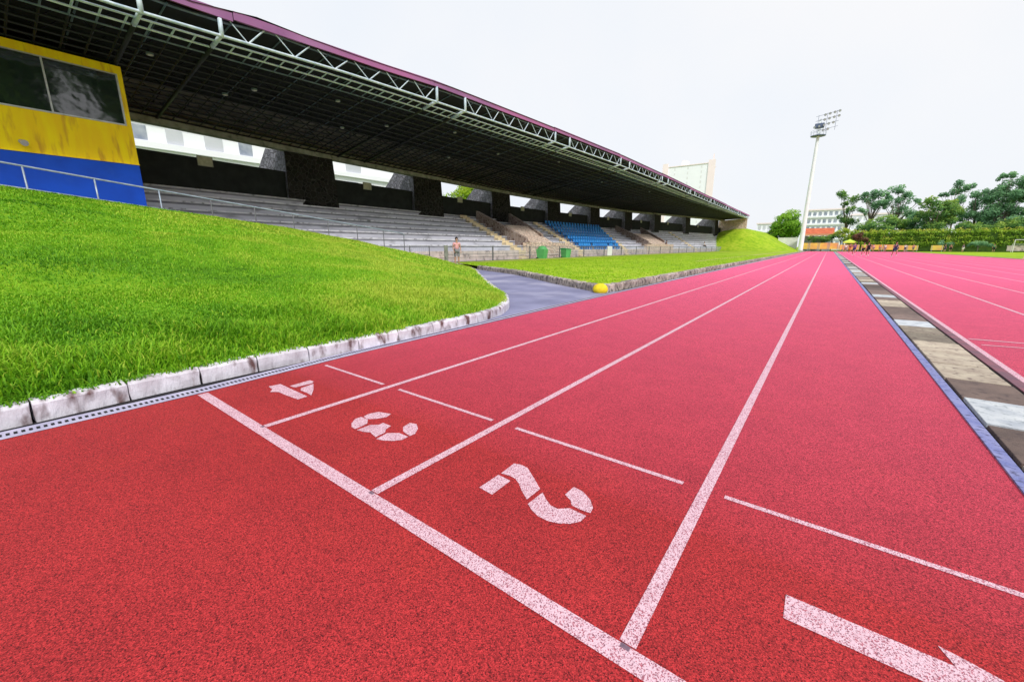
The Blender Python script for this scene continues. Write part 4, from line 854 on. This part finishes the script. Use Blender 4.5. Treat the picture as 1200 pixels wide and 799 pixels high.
# ------------------------------------------------------------------ people
SKIN = mat('skin', (.50,.30,.20), (.44,.25,.17), 6, .6)
def cloth(name, c): return mat(name, c, tuple(v_*.8 for v_ in c), 8, .85)
CL = {'black': cloth('black_cloth', (.02,.02,.03)), 'navy': cloth('navy_cloth', (.03,.04,.12)), 'lime': cloth('lime_cloth2', (.65,.80,.12)), 'orange': cloth('orange_cloth', (.75,.20,.08)),
      'white': cloth('white_cloth', (.75,.75,.75)), 'pink': cloth('pink_cloth', (.80,.40,.42)), 'grey': cloth('grey_cloth', (.25,.25,.27)), 'brown': cloth('brown_cloth', (.28,.12,.08)), 'purple': cloth('purple_cloth', (.25,.12,.32)),
      'green': cloth('green_cloth', (.08,.25,.10)), 'khaki': cloth('khaki_cloth', (.35,.30,.20)), 'hair': cloth('hair', (.012,.010,.010))}
def skin(name, J, E_, root_i, mt, parent, sub=1):
    me = bpy.data.meshes.new(name); me.from_pydata([j[0] for j in J], E_, []); o = bpy.data.objects.new(name, me); COL.objects.link(o); me.materials.append(mt)
    sk = o.modifiers.new('s', 'SKIN'); sk.use_smooth_shade = True
    for i, j in enumerate(J): d = me.skin_vertices[0].data[i]; d.radius = j[1]; d.use_root = (i == root_i)
    ss = o.modifiers.new('ss', 'SUBSURF'); ss.levels = sub; ss.render_levels = sub; o.parent = parent; return o
def person(loc_, rz_, pose, top, bottom, label, shoes='white', group=None, h=1.0, hairm='hair', sleeve=True):
    """local frame: faces +X, left is +Y; joints in metres for a 1.70 m adult"""
    r = empty('person', loc_, rz_); r.scale = (h,h,h); tag(r, label, 'person', group)
    if pose == 'stand':
        pel=(0,0,.93); hipL=(0,.10,.90); knL=(.02,.11,.49); anL=(-.02,.12,.09); toL=(.14,.14,.035); hipR=(0,-.10,.90); knR=(.0,-.11,.49); anR=(-.03,-.12,.09); toR=(.13,-.14,.035)
        ch=(.01,0,1.24); nk=(0,0,1.43); hd_=(.02,0,1.58); shL=(0,.18,1.37); elL=(-.03,.24,1.10); wrL=(.08,.24,.88); shR=(0,-.18,1.37); elR=(-.02,-.23,1.10); wrR=(.10,-.20,.88)
    elif pose == 'run':
        pel=(0,0,.93); hipL=(.02,.10,.90); knL=(.34,.10,.66); anL=(.18,.10,.28); toL=(.33,.10,.20); hipR=(-.02,-.10,.90); knR=(-.14,-.10,.50); anR=(-.34,-.10,.16); toR=(-.25,-.10,.035)
        ch=(.08,0,1.23); nk=(.11,0,1.42); hd_=(.15,0,1.56); shL=(.07,.18,1.36); elL=(-.16,.24,1.16); wrL=(-.02,.20,1.00); shR=(.10,-.18,1.36); elR=(.12,-.25,1.10); wrR=(.33,-.16,1.20)
    elif pose == 'walk':
        pel=(0,0,.93); hipL=(.01,.10,.90); knL=(.16,.10,.50); anL=(.24,.11,.09); toL=(.40,.12,.05); hipR=(-.01,-.10,.90); knR=(-.06,-.10,.49); anR=(-.28,-.11,.14); toR=(-.15,-.12,.035)
        ch=(.02,0,1.24); nk=(.02,0,1.43); hd_=(.05,0,1.58); shL=(0,.18,1.37); elL=(-.10,.24,1.12); wrL=(-.06,.23,.90); shR=(.02,-.18,1.37); elR=(.06,-.24,1.10); wrR=(.22,-.21,.94)
    else:
        pel=(0,0,.50); hipL=(.03,.10,.49); knL=(.43,.14,.50); anL=(.46,.14,.09); toL=(.61,.16,.035); hipR=(.03,-.10,.49); knR=(.43,-.14,.50); anR=(.44,-.14,.09); toR=(.59,-.16,.035)
        ch=(.04,0,.82); nk=(.08,0,1.0); hd_=(.12,0,1.15); shL=(.05,.18,.95); elL=(.12,.24,.70); wrL=(.34,.17,.60); shR=(.05,-.18,.95); elR=(.12,-.24,.70); wrR=(.34,-.17,.60)
    V = lambda a: Vector(a); hdv = V(hd_); up = (hdv-V(nk)).normalized()
    J = [(pel,(.13,.10)),(ch,(.145,.10)),(nk,(.055,.055)),(tuple(hdv-up*.06+Vector((.02,0,0))),(.068,.075)),(tuple(hdv+up*.03),(.088,.078)),(tuple(hdv+up*.10),(.06,.06))]
    E_ = [(0,1),(1,2),(2,3),(3,4),(4,5)]
    def chain(start, items):
        p = start
        for it in items: J.append(it); E_.append((p, len(J)-1)); p = len(J)-1
        return p
    for s_, sh_, el, wr in ((1,shL,elL,wrL),(-1,shR,elR,wrR)):
        p = chain(1, [(sh_,(.055,.055)),(tuple(V(sh_).lerp(V(el),.5)),(.045,.045)),(el,(.037,.037)),(tuple(V(el).lerp(V(wr),.4)),(.036,.036)),(wr,(.024,.024))])
        d = (V(wr)-V(el)).normalized(); side = Vector((0,s_,0)); side = (side-d*side.dot(d)).normalized(); fwd = d.cross(side).normalized()
        pm = V(wr)+d*.06; J.append((tuple(pm),(.030,.018))); E_.append((p,len(J)-1)); pi_ = len(J)-1
        for q, ln in ((-.028,.060),(-.010,.075),(.010,.070),(.028,.055)):
            b0 = pm+d*.03+fwd*q; chain(pi_, [(tuple(b0),(.010,.010)),(tuple(b0+d*ln*.6-side*.012),(.009,.009)),(tuple(b0+d*ln-side*.03),(.007,.007))])
        chain(pi_, [(tuple(pm+fwd*(-.035)-side*.012),(.011,.011)),(tuple(pm+d*.04+fwd*(-.055)-side*.03),(.009,.009))])
    for hp, kn, an, to in ((hipL,knL,anL,toL),(hipR,knR,anR,toR)):
        chain(0, [(hp,(.085,.085)),(tuple(V(hp).lerp(V(kn),.5)),(.072,.072)),(kn,(.052,.052)),(tuple(V(kn).lerp(V(an),.35)),(.053,.053)),(an,(.034,.034)),(to,(.036,.028))])
    body = skin('body', J, E_, 0, SKIN, r)
    # shirt
    def ins(a, b, t): return tuple(V(a).lerp(V(b), t))
    J2 = [(tuple(V(pel)+Vector((0,0,.02))),(.145,.115)),(ch,(.165,.118)),(ins(ch,nk,.62),(.10,.08)),(shL,(.072,.072)),(ins(shL,elL,.62),(.060,.060)),(shR,(.072,.072)),(ins(shR,elR,.62),(.060,.060))]
    E2 = [(0,1),(1,2),(1,3),(3,4),(1,5),(5,6)]
    if not sleeve: J2 = J2[:4]+[J2[5]]; E2 = [(0,1),(1,2),(1,3),(1,4)]
    skin('shirt', J2, E2, 0, CL[top], r)
    t_ = .72 if pose == 'run' else .95
    J3 = [(tuple(V(pel)+Vector((0,0,-.02))),(.150,.125)),(hipL,(.10,.10)),(ins(hipL,knL,t_),(.082,.082)),(hipR,(.10,.10)),(ins(hipR,knR,t_),(.082,.082))]; E3 = [(0,1),(1,2),(0,3),(3,4)]
    if bottom == 'khaki' or pose == 'sit':
        J3 += [(ins(knL,anL,.9),(.06,.06)),(ins(knR,anR,.9),(.06,.06))]; E3 += [(2,5),(4,6)]
    skin('shorts' if pose == 'run' else 'trousers', J3, E3, 0, CL[bottom], r)
    for an, to in ((anL,toL),(anR,toR)): MB().ball(((an[0]+to[0])/2+.02,(an[1]+to[1])/2,(an[2]+to[2])/2-.02),(.145,.055,.055),10,6).build('shoe', CL[shoes], r, True)
    # hair, face
    m_ = MB().ball(tuple(hdv+up*.035-Vector((.028,0,0))),(.100,.094,.115),12,9)
    m_.f = [g_ for g_ in m_.f if not all(m_.v[i][0] > hdv.x+.045 and m_.v[i][2] < hdv.z+.075 for i in g_)]
    m_.build('hair', CL[hairm], r, True)
    fm = MB()
    fm.ball((hdv.x+.088,hdv.y,hdv.z-.008),(.02,.013,.022),6,5); 
    fm.ball((hdv.x+.0,hdv.y+.085,hdv.z),(.02,.012,.03),6,5).ball((hdv.x+.0,hdv.y-.085,hdv.z),(.02,.012,.03),6,5); fm.build('face', SKIN, body, True)
    MB().ball((hdv.x+.080,hdv.y+.03,hdv.z+.022),.011,6,5).ball((hdv.x+.080,hdv.y-.03,hdv.z+.022),.011,6,5).build('eyes', CL['black'], body)
    MB().ball((hdv.x+.080,hdv.y,hdv.z-.048),(.010,.026,.007),6,5).build('mouth', CL['pink'], body)
    return r
TOWARD = -math.pi/2
person((-18.15,18.2,.0), -.5, 'stand', 'pink', 'grey', 'person in a pink top and grey trousers standing behind the gate post', 'brown')
person((2.45,100,0), TOWARD, 'walk', 'white', 'grey', 'person in white walking on the track beside the slabs, leftmost and farthest', 'white')
person((2.75,88,0), TOWARD, 'run', 'brown', 'orange', 'runner in a dark brown top, second from the left')
person((2.95,79,0), TOWARD+.1, 'run', 'orange', 'grey', 'runner in an orange shirt between the brown and the navy ones')
person((2.66,71,0), TOWARD, 'run', 'purple', 'navy', 'runner in purple and navy in front of the orange one')
person((3.45,68,0), TOWARD, 'run', 'lime', 'black', 'runner in a bright lime shirt in the middle of the group')
person((3.62,63.2,0), TOWARD-.1, 'run', 'black', 'black', 'runner all in black, rightmost of the close group', sleeve=False)
person((5.84,62.5,0), TOWARD+.25, 'run', 'navy', 'navy', 'runner in a dark navy vest alone to the right of the group', sleeve=False)
person((-21.2,69.0,.86), 0, 'sit', 'black', 'white', 'person in a black top sitting on the front terrace by the stairs', 'white')
person((-21.2,94.7,.86), 0, 'sit', 'white', 'black', 'person in a white top sitting alone on the far front terrace', 'white')
for i, (x_, y_, t_, b_, ps) in enumerate(((12.2,126.5,'grey','black','stand'),(13.4,126.2,'white','navy','stand'),(14.8,126.8,'pink','grey','stand'),(19.6,126.2,'black','navy','stand'),(20.5,126.6,'brown','black','stand'),(22.2,126,'navy','white','stand'),(8.1,126.5,'pink','grey','stand'),(9.2,126.8,'orange','grey','stand'),(10.1,126.2,'white','grey','stand'),(26.6,126.5,'green','black','stand'))):
    person((x_, y_, .02), TOWARD+random.uniform(-.8,.8), ps, t_, b_, 'spectator in %s and %s, %s' % (t_, b_, ('third','fourth','fifth','sixth','seventh','eighth','first','second','next to second','rightmost')[i] if False else ('left of the white one','right of the grey one','just left of the gap','by the dark shrub','beside the black one','left of the teal shrub','nearest the runners','near the left of the row','just right of the orange one','near the white barrier')[i]), 'black')
